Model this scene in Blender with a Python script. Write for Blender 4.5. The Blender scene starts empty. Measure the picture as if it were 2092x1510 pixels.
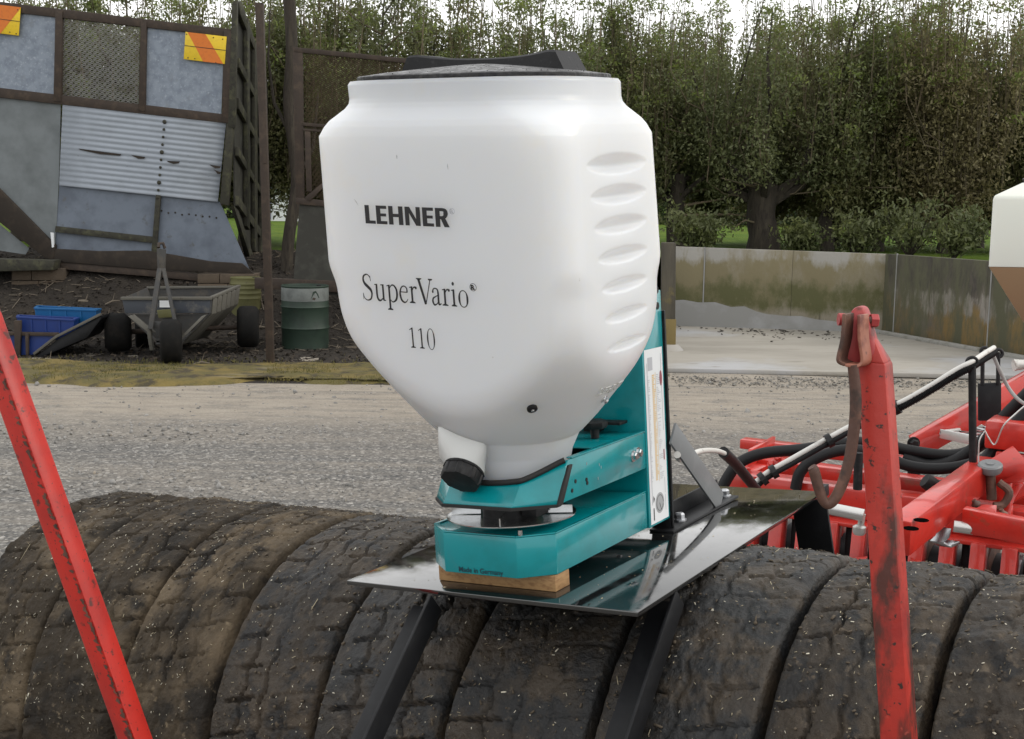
import bpy, bmesh, math, random
import numpy as np
from mathutils import Vector, Matrix
random.seed(7); rng = np.random.default_rng(11)
scene = bpy.context.scene
COL = scene.collection

# ------------------------------------------------------------------ camera
CAM = Vector((0, 0, 1.95)); F = 2590.0
CR = Vector((0.99989776, 0.00194196, 0.01416706))
CU = Vector((-0.01429954, 0.13579173, 0.99063421))
CF = Vector((0.0, 0.9907355, -0.13580561))
cam_d = bpy.data.cameras.new('camera'); cam = bpy.data.objects.new('camera', cam_d); COL.objects.link(cam)
cam.matrix_world = Matrix(((CR.x, CU.x, -CF.x, CAM.x), (CR.y, CU.y, -CF.y, CAM.y), (CR.z, CU.z, -CF.z, CAM.z), (0, 0, 0, 1)))
cam_d.sensor_width = 36; cam_d.lens = 36 * F / 2092; cam_d.clip_start = .05; cam_d.clip_end = 2000
scene.camera = cam

# ------------------------------------------------------------------ world, sun, exposure
SUN_EL, SUN_AZ = math.radians(33), math.radians(98)      # azimuth measured from +Y towards +X
w = bpy.data.worlds.new('World'); scene.world = w; w.use_nodes = True
nt = w.node_tree; nt.nodes.clear()
out = nt.nodes.new('ShaderNodeOutputWorld'); bg = nt.nodes.new('ShaderNodeBackground')
sky = nt.nodes.new('ShaderNodeTexSky'); sky.sky_type = 'NISHITA'; sky.sun_disc = False
sky.sun_elevation = SUN_EL; sky.sun_rotation = SUN_AZ; sky.dust_density = 3.0; sky.air_density = 1.2
tc = nt.nodes.new('ShaderNodeTexCoord'); mp = nt.nodes.new('ShaderNodeMapping'); mp.inputs['Scale'].default_value = (1, 1, 2.4)
nz = nt.nodes.new('ShaderNodeTexNoise'); nz.inputs['Scale'].default_value = 2.2; nz.inputs['Detail'].default_value = 6
rp = nt.nodes.new('ShaderNodeMapRange'); rp.inputs['From Min'].default_value = .30; rp.inputs['From Max'].default_value = .58
rp.inputs['To Min'].default_value = .86; rp.inputs['To Max'].default_value = 1.0
mx = nt.nodes.new('ShaderNodeMix'); mx.data_type = 'RGBA'
mx.inputs['B'].default_value = (11.75, 11.75, 11.7, 1)
nt.links.new(tc.outputs['Generated'], mp.inputs['Vector']); nt.links.new(mp.outputs[0], nz.inputs['Vector'])
nt.links.new(nz.outputs['Fac'], rp.inputs['Value']); nt.links.new(rp.outputs[0], mx.inputs['Factor'])
nt.links.new(sky.outputs[0], mx.inputs['A']); nt.links.new(mx.outputs['Result'], bg.inputs['Color'])
bg.inputs['Strength'].default_value = 0.12
nt.links.new(bg.outputs[0], out.inputs[0])
sd = bpy.data.lights.new('sun', 'SUN'); sd.energy = 1.0; sd.angle = math.radians(16); sd.color = (1, .93, .82)
sun = bpy.data.objects.new('sun', sd); COL.objects.link(sun)
sdir = Vector((math.sin(SUN_AZ) * math.cos(SUN_EL), math.cos(SUN_AZ) * math.cos(SUN_EL), math.sin(SUN_EL)))
sun.rotation_euler = sdir.to_track_quat('Z', 'Y').to_euler(); sun.location = (0, 0, 30)
vs = scene.view_settings; vs.view_transform = 'Standard'; vs.look = 'None'; vs.exposure = 0.0; vs.gamma = 1; vs.use_curve_mapping = False

# ------------------------------------------------------------------ survey helpers
def ray(u, v):
    return (CR * ((u - 1046) / F) - CU * ((v - 755) / F) + CF)
def onY(u, v, Y):
    d = ray(u, v); return CAM + d * (Y / d.y)
def onX(u, v, X):
    d = ray(u, v); return CAM + d * (X / d.x)
def onZ(u, v, z=0.0):
    d = ray(u, v); return CAM + d * ((z - CAM.z) / d.z)
# frame of the spreader and its platform
S = .82
UR = Matrix(((0.86130026, 0.50362897, -0.06722891), (-0.50188757, 0.86391684, 0.04191135), (0.07918796, -0.0023569, 0.99685692)))
UT = Vector((-0.42372784, 3.20000747, 0.94996142))
def W(x, y, z):
    return CAM + S * (UT + UR @ Vector((x, y, z)) - CAM)
EX = Vector((.8613, -.5019, .0792)); EY = Vector((.5036, .8639, -.0024)); EZ = Vector((-.0672, .0419, .9969))

# ------------------------------------------------------------------ numpy noise
def _hash(i, j, k):
    h = (i.astype(np.uint32) * np.uint32(374761393) + j.astype(np.uint32) * np.uint32(668265263) + k.astype(np.uint32) * np.uint32(2246822519))
    h = (h ^ (h >> np.uint32(13))) * np.uint32(1274126177); h = h ^ (h >> np.uint32(16))
    return (h & np.uint32(0xFFFFFF)).astype(np.float64) / 16777215.0
def vnoise(p):
    p = np.asarray(p, float) + 1000.0; i = np.floor(p).astype(np.int64); f = p - i; u = f * f * (3 - 2 * f); r = 0
    for a in (0, 1):
        for b in (0, 1):
            for c in (0, 1):
                wgt = (u[..., 0] if a else 1 - u[..., 0]) * (u[..., 1] if b else 1 - u[..., 1]) * (u[..., 2] if c else 1 - u[..., 2])
                r = r + wgt * _hash(i[..., 0] + a, i[..., 1] + b, i[..., 2] + c)
    return r
def fbm(p, oct=4):
    s = 0; a = .5
    for o in range(oct):
        s = s + a * vnoise(np.asarray(p) * 2 ** o + o * 17.3); a *= .5
    return s

# ------------------------------------------------------------------ materials
MATS = {}
def mat(name, base, rough=.5, metal=0., layers=(), bump=None, coat=0., spec=.5, sss=0., rough_layer=None, trans=0.):
    """layers: (scale, colour, lo, hi, stretch, detail) noise masks laid over the base colour"""
    m = bpy.data.materials.new(name); m.use_nodes = True; t = m.node_tree; n = t.nodes; L = t.links
    p = n['Principled BSDF']; co = n.new('ShaderNodeTexCoord').outputs['Object']
    def noise(scale, stretch, detail, off=0):
        mpn = n.new('ShaderNodeMapping'); mpn.inputs['Scale'].default_value = stretch; mpn.inputs['Location'].default_value = (off, off * 1.7, off * .6)
        L.new(co, mpn.inputs['Vector'])
        q = n.new('ShaderNodeTexNoise'); q.inputs['Scale'].default_value = scale; q.inputs['Detail'].default_value = detail; q.inputs['Roughness'].default_value = .6
        L.new(mpn.outputs[0], q.inputs['Vector']); return q.outputs['Fac']
    cur = None
    for k, ly in enumerate(layers):
        sc, colr, lo, hi = ly[:4]; st = ly[4] if len(ly) > 4 else (1, 1, 1); de = ly[5] if len(ly) > 5 else 5
        r = n.new('ShaderNodeMapRange'); r.inputs['From Min'].default_value = lo; r.inputs['From Max'].default_value = hi
        L.new(noise(sc, st, de, k * 3.1 + len(name)), r.inputs['Value'])
        x = n.new('ShaderNodeMix'); x.data_type = 'RGBA'; L.new(r.outputs[0], x.inputs['Factor'])
        if cur is None: x.inputs['A'].default_value = (*base, 1)
        else: L.new(cur, x.inputs['A'])
        x.inputs['B'].default_value = (*colr, 1); cur = x.outputs['Result']
    if cur is None: p.inputs['Base Color'].default_value = (*base, 1)
    else: L.new(cur, p.inputs['Base Color'])
    p.inputs['Roughness'].default_value = rough; p.inputs['Metallic'].default_value = metal
    p.inputs['Specular IOR Level'].default_value = spec
    if coat: p.inputs['Coat Weight'].default_value = coat; p.inputs['Coat Roughness'].default_value = .06
    if sss:
        p.inputs['Subsurface Weight'].default_value = sss; p.inputs['Subsurface Radius'].default_value = (1, .9, .75); p.inputs['Subsurface Scale'].default_value = .21
    if rough_layer:
        sc, lo, hi, a, b = rough_layer; r = n.new('ShaderNodeMapRange')
        r.inputs['From Min'].default_value = lo; r.inputs['From Max'].default_value = hi; r.inputs['To Min'].default_value = a; r.inputs['To Max'].default_value = b
        L.new(noise(sc, (1, 1, 1), 5, 9), r.inputs['Value']); L.new(r.outputs[0], p.inputs['Roughness'])
    if bump:
        sc, stg, dist = bump[:3]; st = bump[3] if len(bump) > 3 else (1, 1, 1)
        b = n.new('ShaderNodeBump'); b.inputs['Strength'].default_value = stg; b.inputs['Distance'].default_value = dist
        L.new(noise(sc, st, 6, 2), b.inputs['Height']); L.new(b.outputs[0], p.inputs['Normal'])
    if trans:
        tr = n.new('ShaderNodeBsdfTranslucent'); ms = n.new('ShaderNodeMixShader'); ms.inputs[0].default_value = trans
        if cur is not None: L.new(cur, tr.inputs['Color'])
        else: tr.inputs['Color'].default_value = (*base, 1)
        o = n['Material Output']; L.new(p.outputs[0], ms.inputs[1]); L.new(tr.outputs[0], ms.inputs[2]); L.new(ms.outputs[0], o.inputs[0])
    MATS[name] = m; return m

hdpe2 = mat('white_spout_plastic', (.60, .61, .60), .36)
hdpe = mat('white_plastic', (.69, .705, .725), .36, sss=.9, layers=[(9, (.70, .69, .66), .60, .85), (60, (.45, .44, .42), .73, .80)], bump=(30, .05, .004))
teal = mat('teal_paint', (.0, .235, .262), .26, layers=[(14, (.0, .19, .208), .45, .7), (120, (.12, .30, .31), .74, .80)], coat=.35)
hole_black = mat('hole_black', (.003, .003, .003), .9, spec=0.)
black_pl = mat('black_plastic', (.010, .010, .011), .5, spec=.3, layers=[(50, (.03, .03, .03), .5, .8)], bump=(160, .15, .002))
lid_pl = mat('lid_plastic', (.020, .020, .022), .45, layers=[(70, (.055, .053, .053), .50, .70)], bump=(90, .5, .004), rough_layer=(60, .4, .65, .30, .6))
handle_pl = mat('handle_plastic', (.014, .014, .0155), .55, layers=[(80, (.03, .03, .031), .58, .72)], bump=(120, .25, .002), spec=.3)
gloss = mat('black_gloss_paint', (.008, .0085, .009), .07, layers=[(8, (.02, .02, .02), .55, .8)], bump=(30, .10, .002), coat=.8, spec=1., rough_layer=(22, .44, .70, .045, .20))
blacksteel = mat('black_steel', (.009, .0095, .011), .5, spec=.25, layers=[(18, (.016, .017, .019), .5, .75)], bump=(60, .12, .003))
greysteel = mat('grey_steel', (.16, .168, .175), .45, layers=[(20, (.20, .208, .215), .5, .75)], bump=(60, .1, .002))
zinc = mat('zinc', (.55, .56, .58), .28, 1, layers=[(60, (.32, .33, .34), .55, .75)])
stainless = mat('stainless', (.62, .63, .64), .22, 1, layers=[(40, (.40, .40, .41), .55, .75)])
wood = mat('pine_wood', (.34, .20, .085), .6, layers=[(5, (.22, .115, .045), .45, .65, (14, 1, 30)), (30, (.12, .065, .03), .62, .75)], bump=(40, .2, .003))
ink = mat('black_ink', (.012, .012, .014), .5)
tealink = mat('dark_ink', (.004, .03, .045), .5)
rubber = mat('rubber', (.012, .012, .012), .7, bump=(80, .3, .003))
red = mat('worn_red_paint', (.50, .022, .013), .42, layers=[(5, (.30, .014, .012), .45, .7), (34, (.10, .018, .013), .60, .66), (120, (.05, .018, .014), .63, .68)], bump=(45, .18, .003))
redworn = mat('rusty_red_paint', (.42, .028, .017), .46, layers=[(6, (.28, .018, .014), .45, .65), (5, (.075, .020, .014), .49, .56, (1.5, 1.5, .55), 14), (60, (.035, .016, .012), .61, .66), (25, (.55, .10, .07), .66, .74)], bump=(40, .3, .004))
redclean = mat('red_machine_paint', (.55, .028, .017), .36, layers=[(6, (.40, .020, .014), .45, .65), (14, (.30, .06, .035), .60, .72), (50, (.16, .03, .02), .66, .74)], bump=(24, .10, .003), coat=.45)
rustiron = mat('rusty_iron', (.085, .040, .028), .6, layers=[(18, (.16, .075, .05), .5, .65), (30, (.03, .018, .014), .55, .7)], bump=(60, .4, .004))
claviron = mat('pink_worn_iron', (.33, .13, .085), .5, layers=[(20, (.16, .05, .035), .5, .62), (50, (.07, .03, .022), .62, .7)], bump=(50, .3, .004))
pinpaint = mat('faded_red_paint', (.36, .045, .045), .5, layers=[(30, (.16, .03, .025), .52, .65)], bump=(50, .3, .003))
mud = mat('muddy_rubber', (.026, .0192, .0125), .58, layers=[(4, (.054, .039, .0245), .42, .60), (14, (.0085, .0075, .007), .52, .64), (9, (.015, .014, .0135), .50, .60), (34, (.105, .080, .054), .60, .74), (130, (.20, .165, .12), .67, .75)], bump=(75, .9, .008), spec=.4)
mudrub = mat('dirty_rubber', (.019, .0158, .0125), .52, layers=[(5, (.046, .034, .022), .43, .58), (14, (.0075, .0072, .0072), .52, .64), (8, (.0125, .013, .0135), .50, .58), (50, (.085, .068, .048), .62, .74), (130, (.17, .14, .10), .69, .76)], bump=(80, .9, .007), spec=.45)
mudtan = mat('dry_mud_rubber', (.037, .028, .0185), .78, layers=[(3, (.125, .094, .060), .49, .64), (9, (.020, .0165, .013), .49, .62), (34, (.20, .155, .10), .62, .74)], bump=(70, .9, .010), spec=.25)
straw = mat('straw', (.42, .36, .24), .7)
strawpale = mat('pale_straw', (.62, .58, .47), .7)
galv = mat('galvanised_sheet', (.225, .262, .315), .5, .25, layers=[(9, (.165, .195, .245), .42, .62), (34, (.33, .37, .42), .56, .72), (4, (.17, .18, .19), .6, .8)])
corr = mat('corrugated_iron', (.30, .335, .385), .5, .2, layers=[(3, (.26, .29, .33), .45, .7), (12, (.12, .13, .14), .66, .74, (1, 1, 2.5)), (26, (.05, .04, .035), .73, .76)])
greysheet = mat('grey_sheet', (.150, .178, .222), .55, .15, layers=[(3.5, (.105, .125, .16), .42, .65), (22, (.06, .05, .045), .71, .75), (8, (.10, .105, .11), .62, .72)])
lightsheet = mat('pale_sheet', (.165, .185, .195), .55, .1, layers=[(3, (.11, .125, .13), .4, .7), (25, (.07, .06, .05), .72, .77)])
browndirt = mat('caked_dirt', (.024, .018, .0135), .9, layers=[(8, (.042, .031, .022), .5, .7)])
rust = mat('rusty_steel', (.036, .024, .017), .75, layers=[(9, (.062, .042, .028), .48, .68), (30, (.025, .018, .012), .55, .7)], bump=(50, .3, .005))
moss = mat('mossy_steel', (.034, .033, .022), .8, layers=[(6, (.085, .085, .045), .5, .7), (20, (.02, .018, .014), .5, .65)], bump=(40, .3, .006))
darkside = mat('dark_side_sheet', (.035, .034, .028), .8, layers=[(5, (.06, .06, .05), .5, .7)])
signy = mat('sign_yellow', (.72, .50, .015), .5, layers=[(20, (.60, .40, .02), .5, .75)])
signo = mat('sign_orange', (.62, .16, .012), .5, layers=[(20, (.50, .12, .01), .5, .75)])
mesh_m = mat('expanded_mesh', (.30, .30, .29), .6, .2, layers=[(6, (.14, .12, .10), .5, .7)])
rustmesh = mat('rusty_mesh', (.055, .038, .02), .8, layers=[(5, (.08, .06, .03), .5, .7)])
tealbright = mat('blue_plastic', (.003, .095, .26), .45, layers=[(6, (.004, .08, .24), .5, .75)])
bluedark = mat('dark_blue_plastic', (.006, .030, .17), .45, layers=[(6, (.01, .03, .15), .5, .75), (20, (.05, .06, .12), .7, .8)])
trailer_m = mat('weathered_steel', (.050, .050, .050), .7, layers=[(8, (.085, .075, .062), .5, .7), (22, (.045, .038, .03), .58, .72)], bump=(40, .3, .005))
trailer_pale = mat('weathered_pale_steel', (.105, .10, .085), .75, layers=[(8, (.10, .095, .075), .5, .7), (22, (.06, .05, .04), .6, .72)], bump=(40, .3, .005))
trailer_blue = mat('blue_grey_steel', (.045, .053, .068), .6, layers=[(7, (.13, .125, .115), .52, .68), (20, (.045, .04, .035), .6, .72)])
tyre_m = mat('old_tyre', (.007, .0068, .0065), .85, spec=.2, layers=[(10, (.015, .013, .011), .5, .7)], bump=(60, .4, .006))
drumgreen = mat('green_drum_paint', (.016, .034, .022), .6, layers=[(7, (.010, .022, .015), .45, .65), (24, (.05, .03, .018), .66, .74)])
drumwhite = mat('white_drum_paint', (.15, .165, .158), .6, layers=[(8, (.10, .11, .105), .45, .65), (24, (.10, .09, .06), .66, .74)])
drumyellow = mat('yellow_drum_paint', (.12, .118, .045), .65, layers=[(8, (.12, .115, .04), .45, .65), (20, (.07, .06, .03), .6, .7)])
paper = mat('white_label', (.70, .72, .74), .5)
stickgrey = mat('print_grey', (.42, .43, .46), .5)
stickor = mat('print_orange', (.62, .42, .16), .5)
stickred = mat('print_maroon', (.25, .06, .08), .5)
stickdial = mat('print_dial', (.33, .34, .35), .5)
bark = mat('bark', (.040, .032, .024), .9, layers=[(10, (.07, .058, .042), .5, .7, (1, 1, .2)), (30, (.02, .016, .012), .5, .7, (1, 1, .2))], bump=(25, .8, .03, (1, 1, .2)))
twigm = mat('twig_bark', (.15, .118, .075), .85, layers=[(1.2, (.095, .082, .048), .42, .6)])
dryfence = mat('timber', (.085, .075, .055), .85, layers=[(6, (.05, .045, .035), .45, .65, (1, 1, .15)), (3, (.16, .13, .05), .6, .75)], bump=(30, .5, .01, (1, 1, .1)))
postyellow = mat('stained_timber_foot', (.18, .135, .05), .85, layers=[(8, (.10, .08, .04), .5, .7, (1, 1, .2))])
blockm = mat('weathered_block', (.10, .075, .052), .9, layers=[(4, (.06, .045, .032), .45, .65), (16, (.14, .12, .09), .62, .75)], bump=(40, .5, .01))
hose_m = mat('black_hose', (.009, .009, .010), .55, spec=.28, bump=(120, .2, .002))
whitehose = mat('white_hose', (.62, .61, .58), .45, layers=[(14, (.35, .33, .30), .58, .7)])
greycable = mat('grey_cable', (.30, .29, .28), .5)
silver = mat('silver_tube', (.62, .62, .60), .35, .6)
tank2 = mat('pale_tank_plastic', (.64, .66, .60), .35, sss=.15)
seedm = mat('tan_seed_plastic', (.36, .255, .15), .4)
white_wall = mat('white_shed_paint', (.72, .73, .75), .6)
stickm = mat('dead_stick', (.15, .125, .095), .85)
litterm = mat('dead_leaf', (.032, .025, .018), .9, layers=[(3, (.085, .064, .044), .5, .7), (11, (.022, .017, .013), .5, .65)])

def leafmat(name, a, b, c):
    return mat(name, a, .55, layers=[(1.1, b, .42, .62, (1, 1, 1), 3), (3.2, c, .58, .72, (1, 1, 1), 2), (30, tuple(x * .6 for x in a), .5, .65)], trans=.38, spec=.4)
leafA = leafmat('leaf_olive', (.195, .195, .085), (.15, .155, .07), (.27, .275, .10))
leafB = leafmat('leaf_dark', (.15, .168, .070), (.112, .132, .058), (.25, .275, .09))
leafLit = leafmat('leaf_new_growth', (.19, .235, .055), (.15, .20, .05), (.25, .29, .07))  # brighter leaf colour, paints the light caught by outer sprigs
leafC = leafmat('leaf_brownish', (.23, .205, .10), (.19, .16, .085), (.30, .26, .12))

# ------------------------------------------------------------------ mesh building
class MB:
    def __init__(s): s.v = []; s.f = []
    def add(s, vs, fs):
        k = len(s.v); s.v += [Vector(p) for p in vs]; s.f += [tuple(i + k for i in q) for q in fs]; return s
    def prism(s, poly, vec):
        n = len(poly); vec = Vector(vec); P = [Vector(p) for p in poly]
        nrm = sum(((P[i] - P[0]).cross(P[(i + 1) % n] - P[0]) for i in range(1, n - 1)), Vector())
        if nrm.dot(vec) > 0: P = P[::-1]
        return s.add(P + [p + vec for p in P], [tuple(range(n)), tuple(range(2 * n - 1, n - 1, -1))] + [(i, i + n, (i + 1) % n + n, (i + 1) % n) for i in range(n)])
    def box(s, c, ax, ay, az):
        """centre and three full-length edge vectors"""
        c, ax, ay, az = (Vector(q) for q in (c, ax, ay, az)); o = c - ax / 2 - ay / 2 - az / 2
        return s.prism([o, o + ax, o + ax + ay, o + ay], az)
    def bar(s, a, b, wv, hv):
        """bar from a to b, section wv x hv (full-size vectors)"""
        a, b, wv, hv = (Vector(q) for q in (a, b, wv, hv)); o = a - wv / 2 - hv / 2
        return s.prism([o, o + wv, o + wv + hv, o + hv], b - a)
    def tube(s, pts, r, n=10, cap=True):
        pts = [Vector(p) for p in pts]; m = len(pts); rr = r if hasattr(r, '__len__') else [r] * m
        k = len(s.v); up = None
        for i, p in enumerate(pts):
            t = (pts[min(i + 1, m - 1)] - pts[max(i - 1, 0)]).normalized()
            if up is None: up = t.orthogonal().normalized()
            up = (up - t * up.dot(t)).normalized(); sd = t.cross(up)
            for j in range(n):
                a = 2 * math.pi * j / n; s.v.append(p + (up * math.cos(a) + sd * math.sin(a)) * rr[i])
        for i in range(m - 1):
            for j in range(n):
                s.f.append((k + i * n + j, k + i * n + (j + 1) % n, k + (i + 1) * n + (j + 1) % n, k + (i + 1) * n + j))
        if cap:
            s.f.append(tuple(k + j for j in reversed(range(n)))); s.f.append(tuple(k + (m - 1) * n + j for j in range(n)))
        return s
    def strip(s, path, wv, th):
        """flat bar bent along a path: width vector wv, thickness th"""
        path = [Vector(p) for p in path]; wv = Vector(wv); k = len(s.v); m = len(path)
        for i, p in enumerate(path):
            t = (path[min(i + 1, m - 1)] - path[max(i - 1, 0)]).normalized(); nn = t.cross(wv).normalized() * th / 2
            s.v += [p - wv / 2 - nn, p + wv / 2 - nn, p + wv / 2 + nn, p - wv / 2 + nn]
        for i in range(m - 1):
            for j in range(4): s.f.append((k + i * 4 + j, k + i * 4 + (j + 1) % 4, k + i * 4 + 4 + (j + 1) % 4, k + i * 4 + 4 + j))
        s.f.append((k + 3, k + 2, k + 1, k)); e = k + (m - 1) * 4; s.f.append((e, e + 1, e + 2, e + 3)); return s
    def lathe(s, prof, c, ax, n=24, cap=True):
        """profile (radius, height) round axis ax from point c"""
        ax = Vector(ax).normalized(); u = ax.orthogonal().normalized(); w_ = ax.cross(u); k = len(s.v); m = len(prof)
        for r, h in prof:
            for j in range(n):
                a = 2 * math.pi * j / n; s.v.append(Vector(c) + ax * h + (u * math.cos(a) + w_ * math.sin(a)) * r)
        for i in range(m - 1):
            for j in range(n): s.f.append((k + i * n + j, k + i * n + (j + 1) % n, k + (i + 1) * n + (j + 1) % n, k + (i + 1) * n + j))
        if cap: s.f.append(tuple(k + j for j in reversed(range(n)))); s.f.append(tuple(k + (m - 1) * n + j for j in range(n)))
        return s
    def build(s, name, m, parent=None, smooth=None, bevel=0, label=None, kind=None, origin=None):
        inv = parent.matrix_world.inverted() if parent else None
        if not parent and origin is None:
            origin = Vector((sum(p.x for p in s.v) / len(s.v), sum(p.y for p in s.v) / len(s.v), min(p.z for p in s.v)))
        V = [inv @ p for p in s.v] if parent else [p - Vector(origin) for p in s.v]
        me = bpy.data.meshes.new(name); me.from_pydata([tuple(p) for p in V], [], s.f); me.validate()
        if bevel:
            bm = bmesh.new(); bm.from_mesh(me); bmesh.ops.recalc_face_normals(bm, faces=bm.faces)
            eg = [e for e in bm.edges if len(e.link_faces) == 2 and e.calc_face_angle(0) > .5]
            bmesh.ops.bevel(bm, geom=eg, offset=bevel, segments=2, affect='EDGES', profile=.5, clamp_overlap=True)
            bm.to_mesh(me); bm.free(); smooth = smooth or 35
        if smooth: me.shade_smooth(); me.set_sharp_from_angle(angle=math.radians(smooth))
        return link(name, me, m, parent, label, kind, origin)
def link(name, me, m, parent=None, label=None, kind=None, origin=None):
    o = bpy.data.objects.new(name, me); COL.objects.link(o)
    if m is not None and not me.materials: me.materials.append(m)
    if parent: o.parent = parent
    elif origin is not None: o.location = origin
    if label: o['label'] = label
    if kind: o['kind'] = kind
    bpy.context.view_layer.update() if False else None
    o.matrix_world = (parent.matrix_world @ Matrix()) if parent else Matrix.Translation(o.location)
    return o
def tag(o, label, cat, group=None):
    o['label'] = label; o['category'] = cat
    if group: o['group'] = group
    return o
def thing(name, label, cat, loc, group=None, rot=None):
    o = bpy.data.objects.new(name, None); COL.objects.link(o); o.empty_display_size = .1
    mw = Matrix.Translation(Vector(loc)) @ (rot.to_4x4() if rot else Matrix())
    o.matrix_world = mw; return tag(o, label, cat, group)
def copy_tree(o, parent=None):
    c = o.copy(); COL.objects.link(c)
    if parent: c.parent = parent
    for ch in [q for q in bpy.data.objects if q.parent == o]: copy_tree(ch, c)
    return c
def np_mesh(name, V, Q, smooth=False):
    me = bpy.data.meshes.new(name); V = np.asarray(V, np.float32); Q = np.asarray(Q, np.int32); k = Q.shape[1]
    me.vertices.add(len(V)); me.vertices.foreach_set('co', V.ravel())
    me.loops.add(Q.size); me.loops.foreach_set('vertex_index', Q.ravel())
    me.polygons.add(len(Q)); me.polygons.foreach_set('loop_start', np.arange(0, Q.size, k, dtype=np.int32))
    if smooth: me.polygons.foreach_set('use_smooth', np.ones(len(Q), bool))
    me.update(); me.validate(); return me
def grid_faces(nr, nc, wrap=False):
    r = np.arange(nr - 1)[:, None]; c = np.arange(nc if wrap else nc - 1)[None, :]
    a = r * nc + c; b = r * nc + (c + 1) % nc
    return np.stack([a, b, b + nc, a + nc], -1).reshape(-1, 4)
def cat_rom(pts, n=8):
    P = [Vector(p) for p in pts]; P = [2 * P[0] - P[1]] + P + [2 * P[-1] - P[-2]]; o = []
    for i in range(1, len(P) - 2):
        for j in range(n):
            t = j / n; a, b, c, d = P[i - 1:i + 3]
            o.append(.5 * ((2 * b) + (c - a) * t + (2 * a - 5 * b + 4 * c - d) * t * t + (3 * b - a - 3 * c + d) * t ** 3))
    o.append(P[-2]); return o
def bolt(p, ax, r, h, m, parent, name='bolt', washer=True):
    b = MB(); ax = Vector(ax).normalized()
    if washer: b.lathe([(r * 1.5, 0), (r * 1.5, h * .2)], p, ax, 20)
    b.lathe([(r * 1.05, h * .2), (r * 1.1, h * .8), (r * .8, h)], p, ax, 6); return b.build(name, m, parent, smooth=20)
def text_shape(txt, size, bold=0.0, sx=1.0):
    cu = bpy.data.curves.new('t', 'FONT'); cu.body = txt; cu.size = size; cu.offset = bold; cu.resolution_u = 4
    o = bpy.data.objects.new('t', cu); COL.objects.link(o); dg = bpy.context.evaluated_depsgraph_get(); dg.update()
    me = o.evaluated_get(dg).to_mesh(); V = [(p.co.x * sx, p.co.y) for p in me.vertices]; Fc = [tuple(q.vertices) for q in me.polygons]
    o.evaluated_get(dg).to_mesh_clear(); bpy.data.objects.remove(o); bpy.data.curves.remove(cu); return V, Fc

# ================================================================== GROUND AND SETTING
def ground_height(x, y):
    # slight cross-fall of the yard where the roller stands
    s_ = x * .832 + (y - 3.04) * -.55; dperp = np.abs(x * .553 + (y - 3.04) * .833)
    k = np.clip(1 - (dperp - .7) / 1.6, 0, 1); k = k * k * (3 - 2 * k); k2 = np.clip(1 - (np.abs(s_) - 2.0) / 1.5, 0, 1); k2 = k2 * k2 * (3 - 2 * k2)
    return .0806 * np.clip(s_, -2.6, 2.6) * k * k2
xs = np.concatenate([np.linspace(-60, -10, 12), np.linspace(-9.6, 12, 110), np.linspace(13, 60, 12)]); ys = np.concatenate([np.linspace(-25, -1, 10), np.linspace(-.8, 15.9, 140), np.linspace(16.4, 23, 18)])
X, Y = np.meshgrid(xs, ys); P2 = np.stack([X, Y, X * 0], -1)
Z = ground_height(X, Y) + (fbm(P2 * np.array([.35, 1.2, 1]) + 3, 3) - .45) * .035
V = np.stack([X, Y, Z], -1).reshape(-1, 3)
gm = bpy.data.materials.new('gravel_yard'); gm.use_nodes = True; t = gm.node_tree; n = t.nodes; L = t.links; p = n['Principled BSDF']
co = n.new('ShaderNodeTexCoord').outputs['Object']
def nnoise(scale, stretch=(1, 1, 1), detail=5, rough=.6, off=0):
    a = n.new('ShaderNodeMapping'); a.inputs['Scale'].default_value = stretch; a.inputs['Location'].default_value = (off, off, off); L.new(co, a.inputs['Vector'])
    q = n.new('ShaderNodeTexNoise'); q.inputs['Scale'].default_value = scale; q.inputs['Detail'].default_value = detail; q.inputs['Roughness'].default_value = rough
    L.new(a.outputs[0], q.inputs['Vector']); return q.outputs['Fac']
def math_(op, a, b=None):
    q = n.new('ShaderNodeMath'); q.operation = op
    for i, v_ in enumerate((a, b)):
        if v_ is None: continue
        if isinstance(v_, (int, float)): q.inputs[i].default_value = v_
        else: L.new(v_, q.inputs[i])
    return q.outputs[0]
def mrange(v_, a, b, c=0., d=1.):
    q = n.new('ShaderNodeMapRange'); q.inputs['From Min'].default_value = a; q.inputs['From Max'].default_value = b; q.inputs['To Min'].default_value = c; q.inputs['To Max'].default_value = d
    L.new(v_, q.inputs['Value']); return q.outputs[0]
def cmix(f, a, b):
    q = n.new('ShaderNodeMix'); q.data_type = 'RGBA'
    if isinstance(f, float): q.inputs['Factor'].default_value = f
    else: L.new(f, q.inputs['Factor'])
    for nm, v_ in (('A', a), ('B', b)):
        if isinstance(v_, tuple): q.inputs[nm].default_value = (*v_, 1)
        else: L.new(v_, q.inputs[nm])
    return q.outputs['Result']
sepn = n.new('ShaderNodeSeparateXYZ'); L.new(co, sepn.inputs[0])
yy = math_('ADD', sepn.outputs['Y'], math_('MULTIPLY', math_('SUBTRACT', nnoise(.6, (.35, 1.4, 1), 4), .5), 2.2))
ruts = nnoise(1.0, (.22, 5.5, 1), 6, .65)
fine = nnoise(26, (1, 1, 1), 6, .75); med = nnoise(5, (.5, 1.6, 1), 5)
vor = n.new('ShaderNodeTexVoronoi'); vor.inputs['Scale'].default_value = 38; L.new(co, vor.inputs['Vector'])
vor2 = n.new('ShaderNodeTexVoronoi'); vor2.inputs['Scale'].default_value = 60; L.new(co, vor2.inputs['Vector'])
stone = cmix(mrange(vor.outputs['Distance'], .1, .62), (.30, .285, .265), (.095, .092, .088))
sepc = n.new('ShaderNodeSeparateColor'); L.new(vor.outputs['Color'], sepc.inputs[0])
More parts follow.
